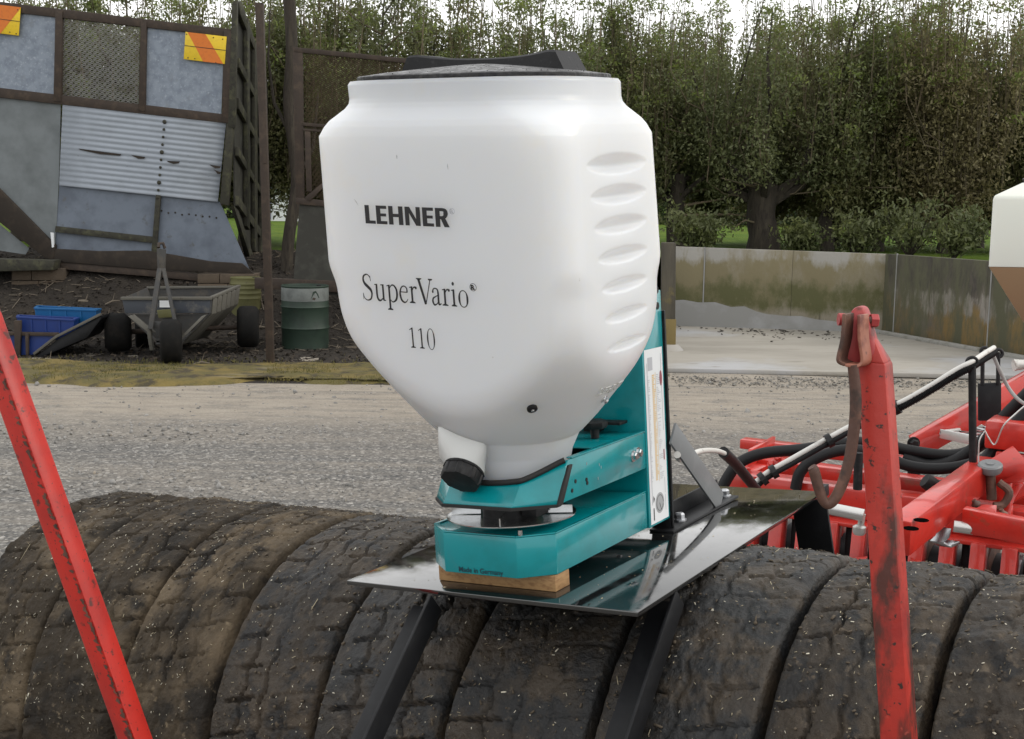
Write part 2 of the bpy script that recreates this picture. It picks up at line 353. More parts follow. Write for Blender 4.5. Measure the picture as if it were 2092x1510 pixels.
stone = cmix(mrange(sepc.outputs[0], .55, 1.), stone, (.062, .064, .068)); stone = cmix(mrange(sepc.outputs[1], .74, 1.), stone, (.42, .40, .37))
stone = cmix(mrange(fine, .42, .68), stone, (.165, .158, .148))
dust = cmix(mrange(med, .38, .64), (.355, .315, .262), (.285, .25, .208)); dust = cmix(mrange(fine, .55, .72), dust, (.20, .175, .145))
dust = cmix(mrange(vor2.outputs['Distance'], .5, .1, 0., .35), dust, (.36, .32, .27))
band = mrange(yy, 9.2, 11.6); track = mrange(ruts, .46, .66)
dfac = math_('MAXIMUM', math_('MULTIPLY', band, mrange(ruts, .28, .46, .35, 1.)), math_('MULTIPLY', track, .42))
patch = mrange(nnoise(.55, (.45, 1.5, 1), 4, .6, 9), .47, .60, 0., .55)
dfac = math_('MAXIMUM', dfac, math_('MULTIPLY', patch, mrange(fine, .36, .58)))
dfac = math_('MULTIPLY', dfac, mrange(nnoise(3.2, (.6, 1.3, 1), 5, .7, 4), .36, .50, .45, 1.))
L.new(cmix(dfac, stone, dust), p.inputs['Base Color']); p.inputs['Roughness'].default_value = .9; p.inputs['Specular IOR Level'].default_value = .25
bp = n.new('ShaderNodeBump'); bp.inputs['Strength'].default_value = .9; bp.inputs['Distance'].default_value = .014
hgt = math_('ADD', math_('MULTIPLY', mrange(vor.outputs['Distance'], .6, .0), .7), math_('ADD', fine, math_('MULTIPLY', ruts, .9)))
L.new(hgt, bp.inputs['Height']); L.new(bp.outputs[0], p.inputs['Normal'])
yard = link('gravel_yard', np_mesh('gravel_yard', V, grid_faces(len(ys), len(xs)), True), gm, kind='structure')

def scatter_mesh(name, base_v, base_f, pts, sizes, rots, m, kind='stuff', label=None):
    """many small copies of one little shape joined into one mesh"""
    bv = np.array(base_v, float); bf = np.array(base_f, int); N = len(pts)
    V = (np.einsum('nij,vj->nvi', rots, bv) * sizes[:, None, :] if sizes.ndim == 2 and False else np.einsum('nij,nvj->nvi', rots, bv[None] * sizes[:, None, :])) + pts[:, None, :]
    Fq = (bf[None] + (np.arange(N) * len(bv))[:, None, None]).reshape(-1, bf.shape[1])
    o = link(name, np_mesh(name, V.reshape(-1, 3), Fq), m, kind=kind)
    if label: o['label'] = label
    return o
def rand_rot(N, tilt=1.0):
    a = rng.uniform(0, 2 * np.pi, N); b = rng.normal(0, tilt, N); c = rng.normal(0, tilt, N); o = np.zeros(N); e = np.ones(N)
    Rz = np.stack([np.stack([np.cos(a), -np.sin(a), o], -1), np.stack([np.sin(a), np.cos(a), o], -1), np.stack([o, o, e], -1)], 1)
    Rx = np.stack([np.stack([e, o, o], -1), np.stack([o, np.cos(b), -np.sin(b)], -1), np.stack([o, np.sin(b), np.cos(b)], -1)], 1)
    Ry = np.stack([np.stack([np.cos(c), o, np.sin(c)], -1), np.stack([o, e, o], -1), np.stack([-np.sin(c), o, np.cos(c)], -1)], 1)
    return Rx @ Ry @ Rz if tilt < .6 else Rz @ Rx @ Ry
def ico():
    bm = bmesh.new(); bmesh.ops.create_icosphere(bm, subdivisions=1, radius=1); v = [tuple(q.co) for q in bm.verts]; f = [tuple(q.index for q in fc.verts) for fc in bm.faces]; bm.free(); return v, f
iv, iff = ico(); iv = [tuple(c * random.uniform(.75, 1.15) for c in q) for q in iv]
stonem = mat('gravel_stone', (.24, .232, .22), .9, layers=[(.9, (.30, .29, .275), .5, .62, (9, 9, 9)), (1.1, (.15, .146, .138), .5, .6, (8, 8, 8)), (.8, (.30, .26, .21), .6, .7, (7, 7, 7))], bump=(60, .3, .004))
N = 8500; pts = np.stack([rng.uniform(-5.5, 6.0, N), 6.6 + 7.4 * rng.random(N) ** 1.5, np.zeros(N)], -1); pts[:, 2] = ground_height(pts[:, 0], pts[:, 1]) + .001
keep = (rng.random(N) < np.where(pts[:, 1] > 10.6, .28, 1.)); pts = pts[keep]; N = len(pts); sz = np.abs(rng.normal(0, .009, N)) + .005
scatter_mesh('gravel', iv, iff, pts, np.stack([sz, sz * rng.uniform(.7, 1.3, N), sz * .6], -1), rand_rot(N), stonem)
# coarser stones along the front of the slab
N = 1500; pts = np.stack([rng.uniform(1.75, 6.2, N), 13.55 + rng.normal(0, .26, N), np.full(N, .004)], -1); sz = np.abs(rng.normal(0, .008, N)) + .005
scatter_mesh('loose_stones', iv, iff, pts, np.stack([sz, sz * rng.uniform(.7, 1.3, N), sz * .4], -1), rand_rot(N, .3), mat('dark_stone', (.21, .20, .18), .9, layers=[(2, (.24, .225, .20), .5, .62, (6, 6, 6)), (3, (.055, .052, .048), .5, .6, (7, 7, 7))]))

# earth bank and mossy verge on the left
xs = np.linspace(-12, 1.62, 150); ys = np.concatenate([np.linspace(12.75, 19.4, 100)]); X, Y = np.meshgrid(xs, ys)
P3 = np.stack([X, Y, X * 0], -1); up = np.clip((Y - 15.9) / 2.6, 0, 1); up = up * up * (3 - 2 * up)
Z = .012 + 1.05 * up + (fbm(P3 * 1.6, 4) - .45) * (.05 + .20 * up) * np.clip((Y - 12.9) / .8, 0, 1) - .03 * np.clip((13.0 - Y) / .25, 0, 1)
def bank_z(x, y):
    u_ = np.clip((y - 15.9) / 2.6, 0, 1); u_ = u_ * u_ * (3 - 2 * u_)
    return .012 + 1.05 * u_ + (fbm(np.stack([x, y, x * 0], -1) * 1.6, 4) - .45) * (.05 + .20 * u_) * np.clip((y - 12.9) / .8, 0, 1)
bankm = mat('earth', (.019, .0145, .0105), .95, layers=[(2.2, (.030, .023, .016), .45, .62), (9, (.018, .0135, .010), .5, .64), (26, (.085, .066, .046), .64, .75)], bump=(18, 1., .05))
bank = link('earth_bank', np_mesh('earth_bank', np.stack([X, Y, Z], -1).reshape(-1, 3), grid_faces(len(ys), len(xs)), True), bankm, kind='structure')
N = 9000; pts = np.stack([rng.uniform(-7.5, 1.9, N), rng.uniform(14.2, 18.9, N), np.zeros(N)], -1); pts[:, 2] = bank_z(pts[:, 0], pts[:, 1]) + .012
sz = rng.uniform(.010, .028, N); leafv = [(-.5, -1, 0), (.5, -1, 0), (.5, 1, .15), (-.5, 1, -.1)]
scatter_mesh('leaf_litter', leafv, [(0, 1, 2, 3)], pts, np.stack([sz] * 3, -1), rand_rot(N, .5), litterm)
vergem = mat('moss', (.105, .088, .026), .95, layers=[(2.5, (.175, .130, .036), .45, .60), (5, (.050, .040, .020), .50, .62), (1.2, (.22, .185, .115), .6, .72, (.6, 2, 1))], bump=(50, .8, .02))
xs = np.linspace(-9, 1.5, 140); ys = np.linspace(12.62, 14.35, 30); X, Y = np.meshgrid(xs, ys); edge = (fbm(np.stack([X * .9, Y * 0, X * 0 + 5], -1), 4) - .45) * 1.3
Yw = Y + edge * np.where(np.abs(Y - 13.4) > .5, 1, .3)
Z = np.maximum(bank_z(X, Yw), .01) + .018 + .03 * fbm(np.stack([X, Yw, X * 0], -1) * 4, 3) - .09 * np.clip((np.abs(Y - 13.45) - .62) / .25, 0, 1)
link('mossy_verge', np_mesh('mossy_verge', np.stack([X, Yw, Z], -1).reshape(-1, 3), grid_faces(len(ys), len(xs)), True), vergem, kind='structure')
N = 15000; pts = np.stack([rng.uniform(-6, 1.7, N), 13.45 + rng.normal(0, .40, N), np.zeros(N)], -1); pts = pts[(fbm(pts * 1.3, 3) > .40) & (pts[:, 1] > 12.7)]; N = len(pts)
pts[:, 2] = np.maximum(bank_z(pts[:, 0], pts[:, 1]), .01) + .02; hh = rng.uniform(.015, .05, N)
scatter_mesh('grass', [(-.12, 0, 0), (.12, 0, 0), (.3, .2, 1)], [(0, 1, 2)], pts, np.stack([hh] * 3, -1), rand_rot(N, .35), mat('short_grass', (.15, .135, .035), .8, layers=[(1.6, (.21, .165, .055), .5, .62), (5, (.085, .085, .024), .5, .6)], trans=.2))

# raised field behind the wall
field_m = mat('pasture', (.075, .125, .018), .95, spec=.05, layers=[(.7, (.105, .15, .022), .45, .62), (6, (.042, .075, .014), .52, .66)], bump=(20, .6, .05))
m_ = MB(); fz = 1.06
poly = [(-60, 19.25, fz), (2.3, 19.25, fz), (5.55, 18.75, fz), (7.2, 15.7, fz), (10.5, 9.5, fz), (70, 9.5, fz), (160, 180, fz), (-160, 180, fz)]
m_.add(poly, [tuple(range(len(poly)))]); m_.build('field', field_m, kind='structure', origin=(0, 0, 0))
m_ = MB(); m_.add([(-700, 180, fz), (700, 180, fz), (900, 900, 25), (-900, 900, 32)], [(0, 1, 2, 3)]); m_.build('hills', mat('far_hill', (.075, .10, .05), .95, layers=[(.02, (.04, .065, .035), .45, .6)]), kind='structure', origin=(0, 0, 0))
# fan of dirt sheet under everything out to the horizon
m_ = MB(); m_.add([(-900, -500, -.35), (900, -500, -.35), (900, 900, -.35), (-900, 900, -.35)], [(0, 1, 2, 3)]); m_.build('terrain', field_m, kind='structure', origin=(0, 0, -.35))

# concrete slab and panel wall
concm = mat('concrete', (.335, .312, .272), .8, layers=[(.8, (.265, .245, .21), .42, .64, (.5, 1.5, 1)), (.5, (.37, .37, .375), .52, .66), (5, (.21, .19, .16), .58, .74, (.5, 1.4, 1)), (60, (.28, .27, .25), .6, .75)], bump=(40, .15, .004))
A = Vector((2.33, 18.93, 0)); B = Vector((5.36, 18.36, 0)); Cc = Vector((6.33, 15.55, 0)); Dd = Vector((8.3, 9.6, 0))
m_ = MB(); sl = [(1.75, 14.12, 0), (7.0, 13.85, 0), (8.6, 9.2, 0), (9.1, 9.4, 0), (5.7, 18.7, 0), (2.2, 19.2, 0), (1.55, 19.2, 0)]
sl = [(1.75, 14.12, .006), (6.78, 13.86, .006), (5.7, 18.6, .006), (2.2, 19.1, .006), (1.6, 19.1, .006)]
m_.prism(sl, (0, 0, .05)); slab = m_.build('concrete_slab', concm, kind='structure', origin=(0, 0, 0), bevel=.008)
concpatch = mat('clean_grey_concrete', (.255, .255, .245), .85, layers=[(2, (.31, .31, .31), .45, .6), (11, (.26, .255, .24), .62, .74, (1, 1, .3))], bump=(25, .08, .003))
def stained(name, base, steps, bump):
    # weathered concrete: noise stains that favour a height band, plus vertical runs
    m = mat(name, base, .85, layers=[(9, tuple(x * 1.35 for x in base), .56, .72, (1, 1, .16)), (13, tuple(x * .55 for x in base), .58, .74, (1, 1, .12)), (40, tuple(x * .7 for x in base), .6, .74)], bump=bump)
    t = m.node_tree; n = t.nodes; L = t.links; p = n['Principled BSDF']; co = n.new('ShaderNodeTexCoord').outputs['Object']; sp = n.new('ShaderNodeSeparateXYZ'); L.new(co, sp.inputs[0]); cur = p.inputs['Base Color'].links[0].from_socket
    for k, (sc, st, colr, lo, hi, z0, z1, zz0, zz1) in enumerate(steps):
        mpn = n.new('ShaderNodeMapping'); mpn.inputs['Scale'].default_value = st; mpn.inputs['Location'].default_value = (k * 5.3, 1.1, k * 2.7); L.new(co, mpn.inputs['Vector']); q = n.new('ShaderNodeTexNoise'); q.inputs['Scale'].default_value = sc; q.inputs['Detail'].default_value = 9; q.inputs['Roughness'].default_value = .72; L.new(mpn.outputs[0], q.inputs['Vector'])
        def mr(v_, a, b):
            r = n.new('ShaderNodeMapRange'); r.inputs['From Min'].default_value = a; r.inputs['From Max'].default_value = b; L.new(v_, r.inputs['Value']); return r.outputs[0]
        f1 = n.new('ShaderNodeMath'); f1.operation = 'MULTIPLY'; L.new(mr(sp.outputs['Z'], z0, z1), f1.inputs[0]); L.new(mr(sp.outputs['Z'], zz0, zz1), f1.inputs[1])
        ad = n.new('ShaderNodeMath'); ad.operation = 'MULTIPLY_ADD'; L.new(f1.outputs[0], ad.inputs[0]); ad.inputs[1].default_value = .34; L.new(q.outputs['Fac'], ad.inputs[2])
        x = n.new('ShaderNodeMix'); x.data_type = 'RGBA'; L.new(mr(ad.outputs[0], lo + .2, hi + .2), x.inputs['Factor']); L.new(cur, x.inputs['A']); x.inputs['B'].default_value = (*colr, 1); cur = x.outputs['Result']
    L.new(cur, p.inputs['Base Color']); return m
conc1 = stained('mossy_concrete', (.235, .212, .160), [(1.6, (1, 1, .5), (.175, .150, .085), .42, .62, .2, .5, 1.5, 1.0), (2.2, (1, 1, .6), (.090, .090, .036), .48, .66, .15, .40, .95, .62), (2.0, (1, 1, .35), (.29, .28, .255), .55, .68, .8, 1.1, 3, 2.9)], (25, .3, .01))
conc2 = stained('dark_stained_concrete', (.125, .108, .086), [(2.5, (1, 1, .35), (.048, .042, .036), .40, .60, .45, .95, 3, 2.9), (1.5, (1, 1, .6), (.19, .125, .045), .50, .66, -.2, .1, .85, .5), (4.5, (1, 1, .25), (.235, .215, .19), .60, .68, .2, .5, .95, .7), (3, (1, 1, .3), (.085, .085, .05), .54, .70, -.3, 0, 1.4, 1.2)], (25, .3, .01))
wall = thing('retaining_wall', 'low stained concrete panel wall behind the slab, turning a corner below the trees', 'wall', A)
def wall_run(P, Q, cuts, m, h0, h1, th=.14):
    d = (Q - P); nrm = Vector((-d.y, d.x, 0)).normalized()
    if nrm.y < 0 and abs(d.x) > abs(d.y): nrm = -nrm
    if abs(d.x) < abs(d.y): nrm = Vector((abs(nrm.x), abs(nrm.y), 0)).normalized() if True else nrm
    for a, b in zip(cuts[:-1], cuts[1:]):
        g = .0014 / d.length; p0 = P + d * (a + g); p1 = P + d * (b - g)
        za = h0 + (h1 - h0) * a; zb = h0 + (h1 - h0) * b
        MB().prism([p0 + Vector((0, 0, .02)), p1 + Vector((0, 0, .02)), p1 + Vector((0, 0, zb)), p0 + Vector((0, 0, za))], nrm * th).build('wall_panel', m, wall, bevel=.004)
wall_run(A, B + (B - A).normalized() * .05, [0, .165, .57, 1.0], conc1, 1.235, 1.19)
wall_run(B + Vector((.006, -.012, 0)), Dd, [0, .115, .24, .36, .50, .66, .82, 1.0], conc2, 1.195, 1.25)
# joint filler lines standing just proud between panels
for (P, Q, f_, hh) in ((A, B, .165, 1.22), (B + Vector((.04, -.1, 0)), Dd, .02, 1.195), (B + Vector((.04, -.1, 0)), Dd, .24, 1.205)):
    q = P + (Q - P) * f_; d = (Q - P).normalized(); nn = Vector((d.y, -d.x, 0))
    if nn.y > 0 and abs(d.x) > abs(d.y): nn = -nn
    MB().box(q + nn * .004 + Vector((0, 0, hh / 2 + .02)), d * .018, nn * .012, (0, 0, hh)).build('joint_strip', concpatch, wall)
# cleaner grey concrete skim low on the straight run, thicker at the left
top = [(0, .47), (.07, .50), (.14, .46), (.22, .47), (.30, .40), (.36, .42), (.42, .34), (.47, .30), (.55, .28), (.63, .29), (.70, .24), (.78, .22), (.86, .17), (.93, .15), (1, .10)]
d = B - A; nn = Vector((d.y, -d.x, 0)).normalized(); nn = nn if nn.y < 0 else -nn
polyp = [A + nn * .012 + d * .001 + Vector((0, 0, .05)), B + nn * .012 + Vector((0, 0, .05))] + [A + d * f_ * .998 + d * .001 + nn * .012 + Vector((0, 0, h_ * .9 + random.uniform(-.004, .004))) for f_, h_ in top[::-1]]
MB().prism(polyp, -nn * .010).build('cement_skim', concpatch, wall)
m_ = MB(); e0 = B + Vector((.0, -.16, .03)); dv = (Dd - B).normalized(); nn2 = Vector((dv.y, -dv.x, 0)); nn2 = nn2 if nn2.x < 0 else -nn2
m_.prism([e0, e0 + dv * 9, e0 + dv * 9 + nn2 * .10, e0 + nn2 * .10], (0, 0, .075)); m_.build('kerb', mat('kerb_concrete', (.26, .255, .235), .85, layers=[(6, (.17, .165, .14), .5, .65)], bump=(30, .4, .01)), kind='structure', bevel=.02, origin=(0, 0, 0))
pt = thing('timber_post', 'weathered timber post with yellowish foot at the left end of the concrete wall', 'post', onZ(1364, 724))
b0 = onZ(1364, 724); MB().prism([b0 + Vector(q) for q in ((-.085, -.05, .10), (.085, -.05, .10), (.085, .09, .10), (-.085, .09, .10))], (-.03, 0, 1.30)).build('shaft', dryfence, pt, bevel=.01)
MB().prism([b0 + Vector(q) for q in ((-.092, -.057, .03), (.092, -.057, .03), (.092, .097, .03), (-.092, .097, .03))], (-.004, 0, .42)).build('stained_foot', postyellow, pt, bevel=.01)
m_ = MB(); m_.lathe([(.20, 0), (.17, .05), (.10, .12)], b0 + Vector((.03, 0, .01)), (0, 0, 1), 10); m_.build('footing', concm, pt, smooth=40)
N = 110; uu = np.concatenate([rng.normal(.45, .2, 75), rng.uniform(0, 1, 35)]); dist = np.abs(rng.normal(.25, .35, N)) + .08
pts = np.stack([2.4 + 2.9 * uu, 18.85 - .55 * uu - dist * 1.4, np.full(N, .066)], -1); sz = rng.uniform(.012, .045, N)
scatter_mesh('leaf_debris', iv, iff, pts, np.stack([sz, sz * .5, sz * .18], -1), rand_rot(N, .2), mat('wet_leaf', (.06, .052, .042), .8, layers=[(4, (.025, .02, .016), .5, .6)]))

# far hedge and a shed beyond the field
hm = leafmat('hedge_leaf', (.040, .058, .022), (.030, .045, .018), (.075, .095, .03))
N = 26000; pts = np.stack([rng.uniform(-26, 30, N), 44 + rng.normal(0, .7, N), fz + rng.random(N) ** 1.3 * (1.0 + .5 * rng.random(N))], -1); sz = rng.uniform(.05, .13, N)
scatter_mesh('field_hedge', leafv, [(0, 1, 2, 3)], pts, np.stack([sz] * 3, -1), rand_rot(N, 1.2), hm)
N = 9000; pts = np.stack([rng.uniform(-120, 130, N), 150 + rng.normal(0, 4, N), fz + rng.random(N) * (2.2 + 2.4 * vnoise(np.stack([np.arange(N) * .0, np.zeros(N), np.zeros(N)], -1)))], -1); sz = rng.uniform(.3, .8, N)
scatter_mesh('distant_treeline', leafv, [(0, 1, 2, 3)], pts, np.stack([sz] * 3, -1), rand_rot(N, 1.2), hm)
c0 = onY(575, 492, 40); shed = thing('farm_shed', 'small white shed far beyond the trees, seen past the rusty post', 'shed', (c0.x, 40, fz))
MB().prism([(c0.x - .9, 40, fz), (c0.x + .9, 40, fz), (c0.x + .9, 40, fz + .95), (c0.x - .9, 40, fz + .95)], (0, 3, 0)).build('wall', white_wall, shed)
MB().prism([(c0.x - 1.0, 39.85, fz + .955), (c0.x + 1.0, 39.85, fz + .955), (c0.x, 39.85, fz + 1.35)], (0, 3.3, 0)).build('roof', greysheet, shed)
MB().box((c0.x - .5, 39.97, fz + .45), (.35, 0, 0), (0, .05, 0), (0, 0, .8)).build('door', bluedark, shed)

# ================================================================== TREES
LEAF = np.array([(-.5, -1, .0), (.5, -1, .0), (.42, .95, .22), (-.42, .95, .22)])
def make_tree(seed, h, spread, r0, fork, lm, label, group, loc, dens=1.0, low=.6, lowz=.25, shoots=3, fan=0.):
    rg = np.random.default_rng(seed); rd = random.Random(seed)
    tr = thing('tree', label, 'tree', loc, group); base = Vector(loc); m_ = MB(); tw = MB(); cl = []
    lean = Vector((rd.uniform(-.12, .12), rd.uniform(-.1, .1), 0))
    trunk = [base + lean * s_ * fork + Vector((rd.uniform(-.04, .04), rd.uniform(-.04, .04), fork * s_ - .12 * (s_ == 0))) for s_ in (0, .25, .5, .75, 1)]
    m_.tube(trunk, [r0 * 1.25, r0 * 1.02, r0 * .95, r0 * .92, r0 * 1.0], 10)
    for k in range(rd.randint(9, 12)):
        a = rd.uniform(0, 6.283); out_ = rd.uniform(.25, 1.0) ** (1 - .5 * fan) * spread; hh = h * rd.uniform(.62 - .22 * fan, 1.0)
        q0 = trunk[-1] + Vector((math.cos(a), math.sin(a), 0)) * r0 * .55 - Vector((0, 0, rd.uniform(.05, .5)))
        pth = []
        for s_ in (0, .12, .3, .5, .75, 1):
            e = s_ ** .55
            pth.append(q0 + Vector((math.cos(a) * out_ * e + rd.uniform(-.07, .07) * (s_ > 0), math.sin(a) * out_ * e + rd.uniform(-.07, .07) * (s_ > 0), (hh - fork) * s_)))
        m_.tube(pth, [r0 * .34, r0 * .28, r0 * .2, r0 * .14, r0 * .08, r0 * .03], 6, False)
        sm = cat_rom(pth, 6)
        for q in sm[4:]: cl.append(q)
        for b in range(7):                     # side branches, then upright shoots
            s0 = sm[rd.randint(3, len(sm) - 6)]; a2 = a + rd.uniform(-1.3, 1.3); l2 = rd.uniform(.35, 1.0) * spread * .7
            bp_ = [s0, s0 + Vector((math.cos(a2) * l2 * .5, math.sin(a2) * l2 * .5, rd.uniform(.02, .3))), s0 + Vector((math.cos(a2) * l2, math.sin(a2) * l2, rd.uniform(.2, .8)))]
            tw.tube(bp_, [.018, .012, .006], 4, False); cl += [bp_[1], bp_[2], (bp_[1] + bp_[2]) / 2]
            for c_ in range(shoots):
                s1 = bp_[rd.randint(1, 2)]; hh2 = rd.uniform(.5, 1.9); top_ = s1 + Vector((rd.uniform(-.15, .15), rd.uniform(-.15, .15), hh2))
                if top_.z < base.z + h * 1.16:
                    tw.tube([s1, (s1 + top_) / 2 + Vector((rd.uniform(-.05, .05), 0, 0)), top_], [.012, .009, .005], 3, False); cl += [top_, (s1 + top_) / 2]
    for b in range(14):                        # low skirt branches
        a2 = rd.uniform(0, 6.283); l2 = rd.uniform(.5, 1.15) * spread; z0 = rd.uniform(.35, 1.6)
        s0 = base + Vector((0, 0, z0)) + lean * z0
        if rd.random() > low: continue
        bp_ = [s0, s0 + Vector((math.cos(a2) * l2 * .55, math.sin(a2) * l2 * .55, rd.uniform(.0, .3))), s0 + Vector((math.cos(a2) * l2, math.sin(a2) * l2, rd.uniform(-.1, .55)))]
        tw.tube(bp_, [.03, .016, .006], 5, False); cl += [bp_[2], (bp_[1] + bp_[2]) / 2, bp_[2] + Vector((0, 0, .3))]
    m_.build('trunk', bark, tr, smooth=50); tw.build('branches', twigm, tr, smooth=60)
    cl = np.array([tuple(c - base) for c in cl]); cl = cl[rg.random(len(cl)) < .66]; M_ = len(cl); per = int(62 * dens)
    rep = np.repeat(np.arange(M_), per); sg = np.where(cl[rep, 2] > h * .72, .08, .125)[:, None] * np.array([1, 1, 1.25])
    P_ = cl[rep] + rg.normal(0, 1, (M_ * per, 3)) * sg
    thin = np.clip((P_[:, 2] - h * .66) / (h * .34), 0, 1); P_ = P_[rg.random(len(P_)) > thin * .70]
    P_ = P_[(P_[:, 2] > lowz) | (np.hypot(P_[:, 0], P_[:, 1]) > .75)]; P_ = P_[P_[:, 2] > .25]; N = len(P_)
    hz = np.clip(P_[:, 2] / h, 0, 1); ln = rg.uniform(.020, .040, N) * (1 - .25 * hz); wd = ln * rg.uniform(.75, 1.1, N)
    global rng; keepr = rng; rng = rg; Rm = rand_rot(N, .9); rng = keepr
    V_ = np.einsum('nij,nvj->nvi', Rm, LEAF[None] * np.stack([wd, ln, ln], -1)[:, None, :]) + P_[:, None, :]
    link('crown', np_mesh('crown', V_.reshape(-1, 3), np.arange(N * 4).reshape(-1, 4)), lm, tr)
    tp_ = cl[np.argsort(-np.hypot(cl[:, 0], cl[:, 1]) - .25 * cl[:, 2] - rg.random(M_) * .8)][:max(10, M_ // 7)]
    Pn = np.repeat(tp_, 34, 0); Pn = Pn + rg.normal(0, 1, Pn.shape) * np.array([.085, .085, .06]) + np.array([0, 0, .05]); N = len(Pn); ln = rg.uniform(.018, .036, N); keepr = rng; rng = rg; Rm = rand_rot(N, .7); rng = keepr
    V_ = np.einsum('nij,nvj->nvi', Rm, LEAF[None] * np.stack([ln * .8, ln, ln], -1)[:, None, :]) + Pn[:, None, :]
    link('lit_sprigs', np_mesh('lit_sprigs', V_.reshape(-1, 3), np.arange(N * 4).reshape(-1, 4)), leafLit, tr)  # outer tips coloured lighter so they look lit
    return tr
G = 'tall bushy trees in a row behind the wall'
kinds = [make_tree(3, 4.9, 1.5, .27, 1.15, leafB, 'thick dark trunk tree standing behind the middle of the concrete wall', G, (onZ(1565, 515, fz).x * 1.0, 21.9, fz), lowz=1.15, low=.35, shoots=1, fan=1.),
         make_tree(5, 4.25, 1.25, .13, 1.0, leafA, '', G, (0, 0, 0)), make_tree(8, 4.5, 1.2, .11, .8, leafC, '', G, (0, 0, 0)),
         make_tree(12, 4.8, 1.5, .16, 1.3, leafB, '', G, (0, 0, 0), shoots=1, fan=1.), make_tree(21, 4.35, 1.1, .10, .9, leafA, '', G, (0, 0, 0))]
def place(k, u, Y_, rz, label, first=[True] * 5, sc=1.0):
    o = kinds[k] if first[k] and k else copy_tree(kinds[k]); first[k] = False
    x_ = onY(u, 420, Y_).x; o.location = (x_, Y_, fz if Y_ > 19.3 else float(bank_z(np.array([x_]), np.array([Y_]))[0])); o.rotation_euler = (0, 0, rz); o.scale = (sc, sc, sc); o['label'] = label; return o
place(1, 1690, 22.4, 0, 'slim trunk tree just right of the thick trunk tree behind the wall')
place(3, 1385, 22.2, .6, 'dense tree rising directly right of the white hopper, above the wall end post')
place(4, 1800, 22.7, 1.2, 'multi stemmed tree above the corner of the concrete wall')
place(2, 1930, 22.2, 2.0, 'brown tinged bushy tree left of the pale tank at the right edge')
place(1, 2075, 22.9, 2.9, 'tall tree behind the pale tank at the right edge')
place(2, 1800, 25.0, 5.1, 'brown twiggy tree in the rear row above the wall corner', sc=.98)
place(2, 1710, 25.4, .9, 'brown twiggy tree in the rear row behind the slim trunk tree', sc=.98)
place(2, 1560, 25.6, 2.7, 'brown twiggy tree in the rear row behind the thick trunk tree')
place(4, 1450, 25.0, 4.0, 'slender tree set back left of the thick trunk tree', sc=1.05)
place(2, 2000, 25.2, 3.6, 'tallest brown twiggy tree at the far right of the rear row', sc=1.0)
place(4, 1250, 22.4, 2.2, 'tall thin stemmed tree above the right shoulder of the white hopper')
place(3, 1080, 21.6, 3.4, 'leafy tree right above the handle of the black lid')
place(1, 930, 22.6, 5.0, 'tree with sky gaps directly above the white hopper', sc=1.08)
place(3, 790, 20.8, 1.9, 'green bushy tree behind the rusty mesh gate', sc=1.08)
place(4, 640, 22.5, .4, 'airy tree above the left end of the rusty mesh gate', sc=1.08)
place(1, 500, 21.0, 4.4, 'airy tree behind the tall metal bin, right of its mesh panel')
place(3, 370, 22.3, .9, 'tree showing through and above the mesh panel of the bin', sc=1.08)
place(4, 200, 22.8, 3.1, 'tree above the left half of the metal bin', sc=1.08)
place(1, 40, 21.8, 1.4, 'tree above the far left galvanised panel')
place(4, -140, 22.6, 2.4, 'tree at the left end of the row, mostly out of view')
place(4, 2230, 22.4, 1.4, 'tree at the right end of the row, mostly out of view')
# leaning dark trunk beside the mesh gate
c0 = onY(583, 582, 17.9); tl = thing('bare_trunk', 'dark leaning bare trunk between the rusty post and the mesh gate', 'tree trunk', c0)
MB().tube(cat_rom([c0 + Vector((0, 0, -.4)), c0 + Vector((.02, 0, .3)), onY(592, 470, 17.9), onY(606, 380, 17.95), onY(600, 300, 18), onY(590, 210, 18), onY(596, 100, 18), onY(588, -30, 18)], 4), .085, 9).build('trunk', bark, tl, smooth=60)
MB().tube([onY(604, 370, 17.95), onY(640, 300, 18.2), onY(650, 190, 18.4)], [.05, .03, .015], 6).build('limb', bark, tl, smooth=60)
MB().tube([onY(598, 285, 18), onY(560, 210, 18.1), onY(548, 120, 18.1), onY(552, 20, 18.2)], [.035, .025, .018, .01], 6).build('limb', bark, tl, smooth=60)
